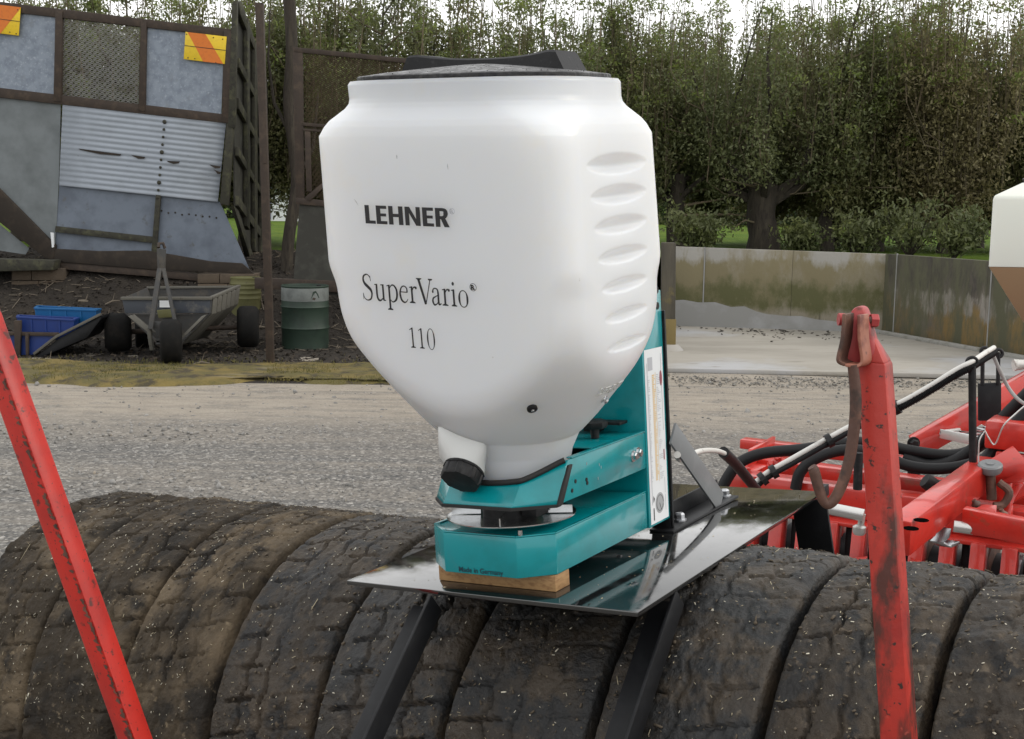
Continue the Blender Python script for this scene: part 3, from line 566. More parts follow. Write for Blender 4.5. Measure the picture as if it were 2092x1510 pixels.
# low shrubs along the wall top
for (u, Y_, hh, ww, lab) in ((1420, 20.4, .55, .7, 'low dark shrub above the left end of the wall'), (1860, 20.2, .75, 1.0, 'broad leafy shrub above the corner of the wall'), (1745, 20.6, .6, .7, 'small shrub between two trunks above the wall'), (1950, 19.6, .65, .6, 'upright shrub beside the pale tank above the wall'), (1640, 21.0, .40, .4, 'small leafy shoot right of the thick trunk')):
    x_ = onY(u, 480, Y_).x; sh = thing('shrub', lab, 'shrub', (x_, Y_, fz), 'shrubs along the top of the wall'); st = MB(); P_ = []
    for k in range(16):
        a = random.uniform(0, 6.28); q = Vector((x_ + math.cos(a) * ww * random.uniform(.2, .8), Y_ + math.sin(a) * ww * .5, fz + hh * random.uniform(.5, 1.15))); st.tube([(x_, Y_, fz), ((x_ + q.x) / 2, (Y_ + q.y) / 2, fz + hh * .4), q], [.018, .01, .004], 4, False)
        P_ += [q, (q + Vector((x_, Y_, fz + .15))) / 2]
    st.build('stems', bark, sh); P_ = np.repeat(np.array([tuple(q) for q in P_]), 40, 0); P_ = P_ + rng.normal(0, .10, P_.shape); N = len(P_); ln = rng.uniform(.025, .05, N)
    V_ = np.einsum('nij,nvj->nvi', rand_rot(N, .9), LEAF[None] * np.stack([ln * .8, ln, ln], -1)[:, None, :]) + P_[:, None, :] - np.array([x_, Y_, fz])
    link('foliage', np_mesh('foliage', V_.reshape(-1, 3), np.arange(N * 4).reshape(-1, 4)), leafB, sh)

# ================================================================== TYRE ROLLER
RK = 1.52
RA = Vector((math.cos(-.5857) * math.cos(.0804), math.sin(-.5857) * math.cos(.0804), math.sin(.0804)))
RO = Vector((0, 1.999 * RK, 1.95 + (1.0396 - 1.95) * RK)); RR = .3699 * RK
RN = Vector((-RA.z, 0, RA.x)); RN = (Vector((0, 0, 1)) - RA * RA.z).normalized(); RB = RN.cross(RA)       # RN up, RB across
roller = thing('tyre_roller', 'long roller of muddy worn truck tyres lying under the black platform', 'tyre roller', RO - RN * RR, rot=Matrix((RA, RB, RN)).transposed())
seamx = [-1.56, -1.20, -.83, -.50, -.17, .18, .53, .87, 1.16, 1.50, 1.86, 2.20]
NA, NX = 760, 62
def tyre_mesh(seed, caked):
    rg = np.random.default_rng(seed); a = np.linspace(0, 2 * np.pi, NA, endpoint=False); x = np.linspace(-1, 1, NX); A_, X_ = np.meshgrid(a, x, indexing='ij')
    ax_ = np.abs(X_); crown = np.where(ax_ < .93, -.005 * (ax_ / .93) ** 2, -.005 - .024 * ((ax_ - .93) / .07) ** 1.6); crown = np.where(ax_ > .985, crown - .032, crown)
    p = np.stack([np.cos(A_) * 2.2, np.sin(A_) * 2.2, X_ * .75 + seed * 7], -1)
    per = 2 * np.pi / 44; ph = (A_ / per) % 1
    zig = .05 * np.sign(np.sin(A_ / per * np.pi)) * 1.0
    def line(dist, wdt): return np.clip(1 - np.abs(dist) / wdt, 0, 1) ** .4
    gz = np.zeros_like(A_); off = (0.045 * np.abs(((A_ / per + .25) % 1) * 2 - 1) - .022)
    for c_ in (-.42, .0, .44): gz = np.maximum(gz, line(X_ - c_ - off * 2.2, .026))
    # slanted cross cuts, each its own length
    k = np.floor(A_ / per + .45 * X_ + 0.0); fr = (A_ / per + .45 * X_) % 1; hk = vnoise(np.stack([k * 3.7, np.sign(X_) * 2 + seed, k * 0], -1))
    cut = line(np.minimum(fr, 1 - fr), .058) * (ax_ > .12 + .4 * hk) * (ax_ < .62 + .5 * hk)
    fill = np.clip((fbm(p * 1.9 + 9, 4) - .34) / .22, 0, 1)          # mud filling the pattern
    clod = fbm(p * 7, 4) - .47; lump = np.clip(fbm(p * 3.2 + 40, 4) - .50, 0, 1)
    r = RR + crown - .0215 * np.maximum(gz * .8, cut) * (1 - fill * (.85 if caked else .75)) + (fbm(p * 1.1 + 5, 3) - .45) * .022 + clod * (.011 if caked else .006) + lump * (.055 if caked else .020) * (ax_ < .93) + (fbm(p * 20, 3) - .45) * .0075
    r = r - .010 * rg.random() - .015 * np.clip(fbm(np.stack([A_ * 0 + seed, np.cos(A_) * 5, np.sin(A_) * 5 + X_ * 2], -1), 3) - .5, 0, 1) * (ax_ > .9) * 1.5
    return a, x, r
TM = []
for sd_, ck in ((1, 0), (2, 1), (3, 0), (4, 1)): TM.append(tyre_mesh(sd_, ck))
def tyre_xyz(k, half, shift):
    a, x, r = TM[k]; A_, X_ = np.meshgrid(a, x, indexing='ij'); return np.stack([X_ * half, -np.sin(A_ + shift) * r, np.cos(A_ + shift) * r + RR], -1)
tyre_meshes = {}
tyre_info = []
for i in range(len(seamx) - 1):
    k = (3, 1, 2, 0, 2, 0, 2, 0, 3, 2, 1)[i]; xc_ = (seamx[i] + seamx[i + 1]) / 2; half = (seamx[i + 1] - seamx[i]) / 2 - .005; shift = (i * 1.37) % 6.28; tyre_info.append((k, xc_, half, shift))
    if k not in tyre_meshes:
        XYZ = tyre_xyz(k, .172, 0); tyre_meshes[k] = np_mesh('tyre', (XYZ - np.array([0, 0, RR])).reshape(-1, 3), grid_faces(NX, NA, True)[:, ::-1] if False else np.array([(ia * NX + ix, ia * NX + ix + 1, ((ia + 1) % NA) * NX + ix + 1, ((ia + 1) % NA) * NX + ix) for ia in range(NA) for ix in range(NX - 1)]), True)
    me = tyre_meshes[k]; o = bpy.data.objects.new('tyre', me); COL.objects.link(o); o.parent = roller
    if not me.materials: me.materials.append(mud)
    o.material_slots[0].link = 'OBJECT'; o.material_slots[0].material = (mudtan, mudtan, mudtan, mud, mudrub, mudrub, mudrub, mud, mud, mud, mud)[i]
    o.location = (xc_, 0, RR); o.rotation_euler = (shift, 0, 0); o.scale = (half / .172, 1, 1)
def RP(x, ang, r):      # point on the roller: along the axis, angle from the top towards the camera, radius
    return RO + RA * x + RN * (math.cos(ang) * r) - RB * (math.sin(ang) * r)
MB().tube([RP(-1.75, 0, 0), RP(2.4, 0, 0)], .07, 16).build('axle', rustiron, roller, smooth=40)
for q in (-1.545, 2.19): MB().lathe([(.08, -.012), (.36, -.012), (.36, .012), (.08, .012)], RO + RA * q, RA, 32).build('end_plate', rustiron, roller, smooth=30)
crumbm = mat('mud_crumb', (.085, .066, .045), .9)
# straw and grass bits stuck on the tyres
def on_tyres(N, lo=-.55, hi=1.45):
    P_, Nn = [], []
    xi = rng.uniform(-1.55, 2.19, N); an = rng.uniform(lo, hi, N)
    Rm = np.array((RA, RB, RN)).T; O_ = np.array(RO)
    for x_, a_ in zip(xi, an):
        for (k, xc_, half, sh) in tyre_info:
            if abs(x_ - xc_) < half * .93:
                a, x, r = TM[k]; ia = int(round(((a_ - sh) % (2 * np.pi)) / (2 * np.pi) * NA)) % NA; ix = int((x_ - xc_) / half * (NX - 1) / 2 + (NX - 1) / 2)
                rr_ = r[ia, ix] + .002; d_ = np.array([0, -math.sin(a_), math.cos(a_)]); P_.append(O_ + Rm @ (np.array([x_, 0, 0]) + d_ * rr_)); Nn.append(Rm @ d_); break
    return np.array(P_), np.array(Nn)
def stuck_bits(name, N, m, ln, wd, lo=-.55, hi=1.45, th=.4):
    P_, Nn = on_tyres(N, lo, hi); N = len(P_); t_ = rng.normal(0, 1, (N, 3)); t_ -= Nn * (t_ * Nn).sum(1, keepdims=True) * .8; t_ /= np.linalg.norm(t_, axis=1, keepdims=True)
    b_ = np.cross(Nn, t_); b_ /= np.linalg.norm(b_, axis=1, keepdims=True); c_ = np.cross(t_, b_)
    Rm = np.stack([t_, b_, c_], -1); l_ = ln * np.exp(rng.normal(0, .5, N)); w_ = wd * np.exp(rng.normal(0, .3, N))
    bv = [(-1, -1, -1), (1, -1, -1), (1, 1, -1), (-1, 1, -1), (-1, -1, 1), (1, -1, 1), (1, 1, 1), (-1, 1, 1)]; bf = [(0, 3, 2, 1), (4, 5, 6, 7), (0, 1, 5, 4), (1, 2, 6, 5), (2, 3, 7, 6), (3, 0, 4, 7)]
    return scatter_mesh(name, bv, bf, P_, np.stack([l_, w_, w_ * th], -1), Rm, m)
stuck_bits('straw_bits', 2000, straw, .0021, .0005); stuck_bits('pale_straw_bits', 1500, strawpale, .0018, .0007); stuck_bits('mud_crumbs', 3500, crumbm, .0022, .0016, th=.5)
stuck_bits('grass_stalks', 70, straw, .012, .0005, th=.8)

# ================================================================== PLATFORM
plat = thing('mounting_platform', 'glossy black steel platform plate carrying the spreader above the tyre roller', 'platform', W(.4, .7, -.02), rot=UR)
PW, PL = .833, 1.444
MB().prism([W(0, 0, -.012), W(PW, 0, -.012), W(PW, PL, -.012), W(0, PL, -.012)], EZ * .012 * S).build('deck', gloss, plat, bevel=.0015)
sdv = (EY * -.35 - EZ * .30)
for (x_, y_, L_) in ((.235, .02, 1.25), (.785, .27, 1.45)):
    a = W(x_, y_, -.055) ; b = a + sdv * L_ * S * 1.15
    MB().bar(a, b, EX * .078 * S, (EY * .30 - EZ * .35).normalized() * .012 * S).build('strut', blacksteel, plat, bevel=.0012)
    MB().bar(a + EX * .0415 * S - (EY * .3 - EZ * .35).normalized() * .024, b + EX * .0415 * S - (EY * .3 - EZ * .35).normalized() * .024, EX * .008 * S, (EY * .30 - EZ * .35).normalized() * .066 * S).build('strut_flange', blacksteel, plat, bevel=.0012)
q0 = W(.80, 1.38, -.014); MB().bar(q0, q0 + (EY * .22 - EZ * .62).normalized() * .50, EX * .115 * S, EY * .012).build('rear_strut', blacksteel, plat, bevel=.0012)
q0 = W(.10, 1.38, -.014); MB().bar(q0, q0 + (EY * .22 - EZ * .62).normalized() * .50, EX * .115 * S, EY * .012).build('rear_strut', blacksteel, plat, bevel=.0012)
MB().box(W(.831, 1.43, .004), EX * .02, EY * .05, EZ * .03).build('corner_lug', blacksteel, plat, bevel=.001)
# steel stand behind the spreader: upright, foot angle, diagonal brace on either side
for sgn, x_ in ((1, .565), (-1, .235)):
    MB().bar(W(x_ - .012 * sgn, .778, .0), W(x_ - .012 * sgn, .778, .64), EX * .060 * S, EY * .008 * S).build('upright', blacksteel, plat, bevel=.001)
    MB().bar(W(x_ + .0215 * sgn, .780, .0), W(x_ + .0215 * sgn, .780, .64), EX * .004 * S, EY * .010 * S).build('upright_flange', blacksteel, plat, bevel=.0008)
    MB().bar(W(x_, .745, .004), W(x_, 1.275, .004), EX * .076 * S, EZ * .007 * S).build('foot_angle', blacksteel, plat, bevel=.0008)
    MB().bar(W(x_ - .036 * sgn, .79, .032), W(x_ - .036 * sgn, 1.275, .032), EX * .007 * S, EZ * .05 * S).build('foot_angle_web', blacksteel, plat, bevel=.0008)
    dvec = (W(x_, 1.14, .008) - W(x_, .785, .285)); nrm = dvec.cross(EX).normalized()
    MB().bar(W(x_ + .030 * sgn, .785, .285), W(x_ + .030 * sgn, 1.135, .012), EX * .008 * S, nrm * .068 * S).build('brace', greysteel, plat, bevel=.001)
    for y_ in (.875, 1.245): bolt(W(x_ + .002 * sgn, y_, .008), EZ, .0115, .02, zinc, plat)
# wooden packing block
blk = MB(); blk.prism([W(.236, .082, .0008), W(.577, .082, .0008), W(.577, .155, .0008), W(.236, .155, .0008)], EZ * .0405 * S)
tag(blk.build('wooden_block', wood, bevel=.0015), 'pale wooden packing block between the teal spreader base and the black platform', 'wood block')

# ================================================================== SPREADER
XC = .4017; HW = .178
spr = thing('seed_spreader', 'teal seed spreader with a tall white plastic hopper and black lid', 'seed spreader', W(XC, .4, .042), rot=UR)
x0_, x1_ = XC - HW, XC + HW; a_, yf_, c_ = .1045, .0233, .0675
octo = [(x0_, .62), (x0_, yf_ + c_), (XC - a_, yf_), (XC + a_, yf_), (x1_, yf_ + c_), (x1_, .62)]
MB().prism([W(x, y, .0425) for x, y in octo], EZ * (.1428 - .0425) * S).build('base_tray', teal, spr, bevel=.0022)
# folded lip round the base tray
lip = MB(); oi = [(XC + (x - XC) * .955, .62 if y > .6 else y + .012) for x, y in octo]
for i in range(5):
    (xa, ya), (xb, yb), (xc, yc), (xd, yd) = octo[i], octo[i + 1], oi[i + 1], oi[i]
    lip.prism([W(xa, ya, .1432), W(xb, yb, .1432), W(xc, yc, .1432), W(xd, yd, .1432)], EZ * .0035 * S)
lip.build('tray_lip', teal, spr, bevel=.0008)
# column: channel with a front wall set back a little
col = MB(); yc_, yb_ = .6298, .7729
col.prism([W(x0_ - .002, yc_, .0387), W(x1_ + .002, yc_, .0387), W(x1_ + .002, yb_, .0387), W(x0_ - .002, yb_, .0387)], EZ * .66 * S)
colo = col.build('column', teal, spr, bevel=.002)
for z_ in (.655, .70): MB().lathe([(.0085, 0), (.0085, .0016)], W(x1_ + .0018, .745, z_), EX, 14).build('bolt_hole', black_pl, colo)
# sticker with its tables of print
def side_quad(y0, y1, z0, z1, lift): return [W(x1_ + .002 + lift, y0, z0), W(x1_ + .002 + lift, y1, z0), W(x1_ + .002 + lift, y1, z1), W(x1_ + .002 + lift, y0, z1)]
stk = MB().prism(side_quad(.640, .762, .046, .538, .0004), EX * .0004 * S).build('sticker', paper, spr)
pg, po, pr, pd = MB(), MB(), MB(), MB(); sy = lambda t_: .640 + .122 * t_
for k in range(58):
    z_ = .165 + k * .0052; po.add(side_quad(sy(.36), sy(.36 + random.uniform(.10, .17)), z_, z_ + .0032, .0013), [(0, 1, 2, 3)])
    if random.random() < .75: pg.add(side_quad(sy(.60), sy(.60 + random.uniform(.06, .24)), z_, z_ + .0020, .0013), [(0, 1, 2, 3)])
    if random.random() < .8: pg.add(side_quad(sy(.14), sy(.14 + random.uniform(.02, .10)), z_, z_ + .0022, .0013), [(0, 1, 2, 3)])
po.add(side_quad(sy(.545), sy(.565), .16, .47, .0012), [(0, 1, 2, 3)])
pg.add(side_quad(sy(.16), sy(.42), .478, .515, .0012), [(0, 1, 2, 3)]); pg.add(side_quad(sy(.10), sy(.125), .10, .50, .0014), [(0, 1, 2, 3)]); pg.add(side_quad(sy(.88), sy(.905), .30, .52, .0012), [(0, 1, 2, 3)])
for z0 in (.07, .12): pg.add(side_quad(sy(.84), sy(.86), z0, z0 + .045, .0012), [(0, 1, 2, 3)])
pr.add([W(x1_ + .0034, sy(.86) + .009 * math.cos(t_), .45 + .022 * math.sin(t_)) for t_ in np.linspace(0, 6.283, 20)[:-1]], [tuple(range(19))]); pr2 = MB().add(side_quad(sy(.84), sy(.90), .215, .245, .0013), [(0, 1, 2, 3)]); pr2.build('mark_print', stickred, stk)
pd.lathe([(.0295 * S, 0), (.0295 * S, .0004)], W(x1_ + .0028, sy(.52), .098), EX, 28)
pk = MB(); pk.prism([W(x1_ + .0034, sy(.17), .125), W(x1_ + .0034, sy(.24), .115), W(x1_ + .0034, sy(.17), .105)], EX * .0001); pk.add(side_quad(sy(.15), sy(.20), .055, .09, .0014), [(0, 1, 2, 3)])
pk.tube([W(x1_ + .0034, sy(.52) + .0225 * math.cos(t_), .098 + .0225 * math.sin(t_)) for t_ in np.linspace(0, 6.0, 20)], .0006, 4); pk.tube([W(x1_ + .0034, sy(.5), .098), W(x1_ + .0034, sy(.58), .078)], .0008, 4)
pg.build('table_print', stickgrey, stk); po.build('scale_print', stickor, stk); pr.build('logo_print', stickred, stk); pd.build('dial_print', stickdial, stk, smooth=30); pk.build('mark_print', ink, stk)

# upper arm: side panels, top plate, under plate and the sloping front apron
zl, zu = .2106, .3108
arm = MB()
for xs_, sg in ((x1_, -1), (x0_, 1)):
    pan = [W(xs_, .1108, zl), W(xs_, yc_ - .001, zl), W(xs_, yc_ - .001, zu), W(xs_, .1722, zu)]; arm.prism(pan, EX * sg * .006 * S)
arm.prism([W(x0_ + .0065, .36, zu - .004), W(x1_ - .0065, .36, zu - .004), W(x1_ - .0065, yc_ - .002, zu - .004), W(x0_ + .0065, yc_ - .002, zu - .004)], EZ * .004 * S)
armo = arm.build('seat_arm', teal, spr, bevel=.0012)
MB().prism([W(x0_ + .008, .16, zl + .012), W(x1_ - .008, .16, zl + .012), W(x1_ - .008, yc_ - .002, zl + .012), W(x0_ + .008, yc_ - .002, zl + .012)], EZ * .004 * S).build('arm_underplate', blacksteel, spr)
# rolled bright lip along the top edge of the side panel
MB().bar(W(x1_ - .006, .19, zu + .0025), W(x1_ - .006, yc_ - .003, zu + .0025), EX * .016 * S, EZ * .004 * S).build('arm_lip', teal, spr, bevel=.0008)
bot = [(x0_, .1108), (XC - .112, .040), (XC + .088, .040), (x1_, .1108)]; topl = [(x0_, .1722), (XC - .11, .128), (XC + .09, .128), (x1_, .1722)]
ap = MB(); NSEG = 40; rows = 6
def along(pl, s_):
    k = min(int(s_ * 3), 2); f_ = s_ * 3 - k; return (pl[k][0] + (pl[k + 1][0] - pl[k][0]) * f_, pl[k][1] + (pl[k + 1][1] - pl[k][1]) * f_)
ss = sorted(set([0, .012, 1 / 3, 1 / 3 + .004, 1 / 3 - .004, 2 / 3, 2 / 3 + .004, 2 / 3 - .004, .988, 1] + [i / NSEG for i in range(NSEG + 1)]))
def kcut(s_): q = math.sin(math.pi * min(max((s_ - .02) / .96, 0), 1)); return 1 - .50 * min(1, q ** 1.15)
apt = []
for s_ in ss:
    bx, by = along(bot, s_); tx, ty = along(topl, s_); kk = kcut(s_)
    for r_ in range(rows): f_ = kk * r_ / (rows - 1); ap.v.append(W(bx + (tx - bx) * f_, by + (ty - by) * f_, zl + (zu - zl) * f_))
    apt.append(ap.v[-1].copy())
for i in range(len(ss) - 1):
    for r_ in range(rows - 1): ap.f.append((i * rows + r_, (i + 1) * rows + r_, (i + 1) * rows + r_ + 1, i * rows + r_ + 1))
apo = ap.build('front_apron', teal, spr, smooth=8); md = apo.modifiers.new('thickness', 'SOLIDIFY'); md.thickness = .003; md.offset = -1
MB().tube([p - EY * .002 + EZ * .001 for p in apt[2:-2]], .0062, 8).build('rubber_seal', rubber, spr, smooth=60)
bb = [W(*along(bot, s_), zl - .002) for s_ in ss]; MB().strip([p + EY * .004 for p in bb], EY * .018, .006).build('lower_edge_trim', rubber, spr, smooth=40)
MB().bar(W(x1_ + .0015, .176, zu - .012), W(x1_ + .0015, .115, zl - .002), EX * .009 * S, EY * .020 * S).build('edge_trim', rubber, spr, bevel=.001)
for y_, z_ in ((.545, .258), (.575, .262)): bolt(W(x1_, y_, z_), EX, .0085, .011, stainless, spr)
for y_, z_ in ((.205, .252), (.265, .245), (.268, .236), (.185, .232)): MB().lathe([(.0042, 0), (.0042, .0012)], W(x1_ + .0002, y_, z_), EX, 12).build('bolt_hole', black_pl, armo)
for (x_, y_, z_) in ((x1_ + .0005, .34, .27), (x1_ + .0005, .35, .262), (x1_ + .0005, .33, .236), (x1_ + .0005, .27, .285)): MB().box(W(x_, y_, z_), EX * .0005, EY * .0016, EZ * .006).build('paint_scuff', stickdial, armo)
# star knob on the arm and dark collar plate at the column
kn = W(.49, .50, zu + .002); k_ = MB(); k_.lathe([(.010, 0), (.010, .020), (.014, .022)], kn, EZ, 14); k_.lathe([(.026, .022), (.030, .028), (.030, .036), (.022, .041)], kn, EZ, 7); k_.build('knob', black_pl, spr, smooth=40)
MB().box(W(.43, .60, zu + .030), EX * .20 * S, EY * .05 * S, EZ * .008 * S).build('slide_handle', black_pl, spr, bevel=.001)
MB().box(W(.43, .612, zu + .015), EX * .05 * S, EY * .03 * S, EZ * .024 * S).build('slide_block', black_pl, spr, bevel=.001)
# disc and motor
dc = W(.418, .158, .164); MB().lathe([(.02, 0), (.130, .001), (.1345, .004), (.1345, .0062), (.130, .0045), (.02, .004)], dc, EZ, 72).build('spreading_disc', stainless, spr, smooth=40)
MB().lathe([(.055, .004), (.055, .028), (.060, .030), (.060, .058)], dc - EX * .006, EZ, 28).build('motor', black_pl, spr, smooth=40)
MB().box(dc + EX * .062 + EZ * .024 - EY * .01, EX * .035, EY * .05, EZ * .030).build('motor_bracket', black_pl, spr, bevel=.001)
for k in range(4):
    a = .35 + k * math.pi / 2; dv = EX * math.cos(a) + EY * math.sin(a); MB().bar(dc + dv * .065 + EZ * .014, dc + dv * .128 + EZ * .014, EZ * .016, dv.cross(EZ) * .003).build('disc_vane', stainless, spr)
bolt(dc + EX * .078 - EY * .102 + EZ * .0, -EZ, .0045, .014, stainless, spr, washer=False)
bolt(W(x1_ - .04, .18, .0425), -EZ, .006, .014, zinc, spr, washer=False); bolt(W(x1_ - .04, .52, .0425), -EZ, .006, .014, zinc, spr, washer=False)

# hopper -----------------------------------------------------------
HYAW, HROLL, HPITCH = math.radians(-28.5), math.radians(-.3), math.radians(3.6); HBASE = W(XC - .0192, .235, .33)
HR = Matrix.Rotation(HYAW, 3, 'Z') @ Matrix.Rotation(-HROLL, 3, 'Y') @ Matrix.Rotation(HPITCH, 3, 'X')
def HL(x, y, z): return HBASE + HR @ Vector((x - .0711 * z, y, z * .985)) * S
HM = np.array([[*(HL(1, 0, 0) - HL(0, 0, 0))], [*(HL(0, 1, 0) - HL(0, 0, 0))], [*(HL(0, 0, 1) - HL(0, 0, 0))]]); H0 = np.array(HL(0, 0, 0))
def rr_rad(th, w_, q_, r_):
    c, s_ = np.abs(np.cos(th)), np.abs(np.sin(th)); cx, cy = w_ - r_, q_ - r_
    ra = w_ / np.maximum(c, 1e-9); rb = q_ / np.maximum(s_, 1e-9); b = cx * c + cy * s_; rc = b + np.sqrt(np.maximum(b * b - (cx * cx + cy * cy - r_ * r_), 0))
    return np.where(ra * s_ <= cy, ra, np.where(rb * c <= cx, rb, rc))
ck = np.array([(-.10, .135), (.0, .1585), (.048, .181), (.056, .192), (.10, .2334), (.16, .283), (.23, .3378), (.30, .3841), (.37, .4068), (.45, .4138), (1.2, 1.01)])
_cz = np.linspace(-.1, 1.2, 1301); _cr = np.interp(_cz, ck[:, 0], ck[:, 1]); _ker = np.hanning(91); _ker /= _ker.sum(); _sm = np.convolve(np.pad(_cr, 45, mode='edge'), _ker, 'valid'); _bl = np.clip((_cz - .075) / .05, 0, 1) * (_cz < 1.1); ck = np.stack([_cz, _cr * (1 - _bl) + _sm * _bl], 1)
tk = np.array([(.0, .3475, .278, .062), (.50, .3495, .278, .062), (.805, .3485, .276, .070), (.828, .3465, .274, .10), (.843, .342, .270, .12), (.872, .327, .255, .17), (.884, .324, .2515, .185), (.895, .3235, .251, .19), (.930, .324, .2515, .19), (.938, .320, .247, .19)])
RIBZ = [.735 - k * .0725 for k in range(7)]
def hop_r(th, z):
    w_ = np.interp(z, tk[:, 0], tk[:, 1]); q_ = np.interp(z, tk[:, 0], tk[:, 2]); r_ = np.interp(z, tk[:, 0], tk[:, 3]); a = rr_rad(th, w_, q_, r_)
    b = np.interp(z, ck[:, 0], ck[:, 1]); k = np.interp(z, [.0, .06, .2, .6], [.010, .014, .036, .036]); h_ = np.clip(.5 + .5 * (b - a) / k, 0, 1); r = b * (1 - h_) + a * h_ - k * h_ * (1 - h_)
    # moulded finger grooves on the two end faces
    px_, py_ = r * np.cos(th), r * np.sin(th)
    for i, rz in enumerate(RIBZ):
        Ly = .176 - .009 * i; hz = .0250 - .0021 * i; l_ = 1 - (py_ / Ly) ** 2; hh = hz * np.clip(l_, 1e-4, 1) ** .6; zz = (z - rz) / hh
        d = np.where(zz > -.25, np.clip(1 - ((zz + .25) / 1.25) ** 2, 0, 1) ** 1.2, np.clip(1 - ((zz + .25) / .75) ** 2, 0, 1)) * np.clip(l_, 0, 1) ** 1.0
        r = r - .018 * d * (l_ > 0) * np.clip((np.abs(px_) - .292) / .03, 0, 1)
    return r
NT = 640; th = np.linspace(0, 2 * np.pi, NT, endpoint=False); zr = np.unique(np.concatenate([np.linspace(-.055, .80, 250), np.linspace(.80, .938, 50)]))
TH, ZR = np.meshgrid(th, zr); R_ = hop_r(TH, ZR)
def hop_world(x, y, z): return np.stack([x, y, z], -1) @ HM + H0
VW = hop_world(R_ * np.cos(TH), R_ * np.sin(TH), ZR).reshape(-1, 3)
Mi = np.array(spr.matrix_world.inverted()); VLc = VW @ Mi[:3, :3].T + Mi[:3, 3]
hop = link('hopper', np_mesh('hopper', VLc, grid_faces(len(zr), NT, True), True), hdpe, spr)
def front_y(x, z):
    y = -.275
    for _ in range(12):
        t_ = math.atan2(y, x); r = float(hop_r(np.array([t_]), np.array([z]))[0]); y = -math.sqrt(max(r * r - x * x, 1e-6))
    return y
def side_x(y, z):
    x = .345
    for _ in range(12):
        t_ = math.atan2(y, x); r = float(hop_r(np.array([t_]), np.array([z]))[0]); x = math.sqrt(max(r * r - y * y, 1e-6))
    return x
def print_front(V2, Fc, x0, z0, name, m, lift=.0009, rot=0.):
    c, s_ = math.cos(rot), math.sin(rot); b = MB(); b.add([HL(x0 + x * c - z * s_, front_y(x0 + x * c - z * s_, z0 + x * s_ + z * c) - lift, z0 + x * s_ + z * c) for x, z in V2], Fc); return b.build(name, m, hop)
# drawn serif letters: variable width strokes
def stroke(pts, wd, n=10):
    P_ = cat_rom([(p[0], p[1], 0) for p in pts], n) if len(pts) > 2 else [Vector((pts[0][0], pts[0][1], 0)).lerp(Vector((pts[1][0], pts[1][1], 0)), i / 3) for i in range(4)]
    wx = np.interp(np.linspace(0, 1, len(P_)), np.linspace(0, 1, len(wd)), wd); V_, F_ = [], []
    for i, p_ in enumerate(P_):
        t_ = (P_[min(i + 1, len(P_) - 1)] - P_[max(i - 1, 0)]).normalized(); nn_ = Vector((-t_.y, t_.x, 0)) * wx[i] / 2; V_ += [(p_.x - nn_.x, p_.y - nn_.y), (p_.x + nn_.x, p_.y + nn_.y)]
    return V_, [(2 * i, 2 * i + 2, 2 * i + 3, 2 * i + 1) for i in range(len(P_) - 1)]
def poly(*p): return list(p), [tuple(range(len(p)))]
def serif(x, y, w_=.20, h_=.022, up=True):
    s_ = 1 if up else -1; return poly((x - w_ / 2, y), (x + w_ / 2, y), (x + w_ / 2, y + h_ * s_), (x + .05, y + h_ * 2.2 * s_), (x - .05, y + h_ * 2.2 * s_), (x - w_ / 2, y + h_ * s_)) if up else poly((x - w_ / 2, y), (x - w_ / 2, y - h_), (x - .05, y - h_ * 2.2), (x + .05, y - h_ * 2.2), (x + w_ / 2, y - h_), (x + w_ / 2, y))
def ell(cx, cy, rx, ry, thick, thin, n=36):
    V_, F_ = [], []
    for i in range(n):
        t_ = 2 * math.pi * i / n; c, s_ = math.cos(t_), math.sin(t_); wd = thin + (thick - thin) * c * c
        V_ += [(cx + (rx - wd) * c, cy + (ry - thin) * s_), (cx + rx * c, cy + ry * s_)]
    return V_, [(2 * i, 2 * i + 1, (2 * i + 3) % (2 * n), (2 * i + 2) % (2 * n)) for i in range(n)]
def disc(cx, cy, r, n=16): return poly(*[(cx + r * math.cos(2 * math.pi * i / n), cy + r * math.sin(2 * math.pi * i / n)) for i in range(n)])
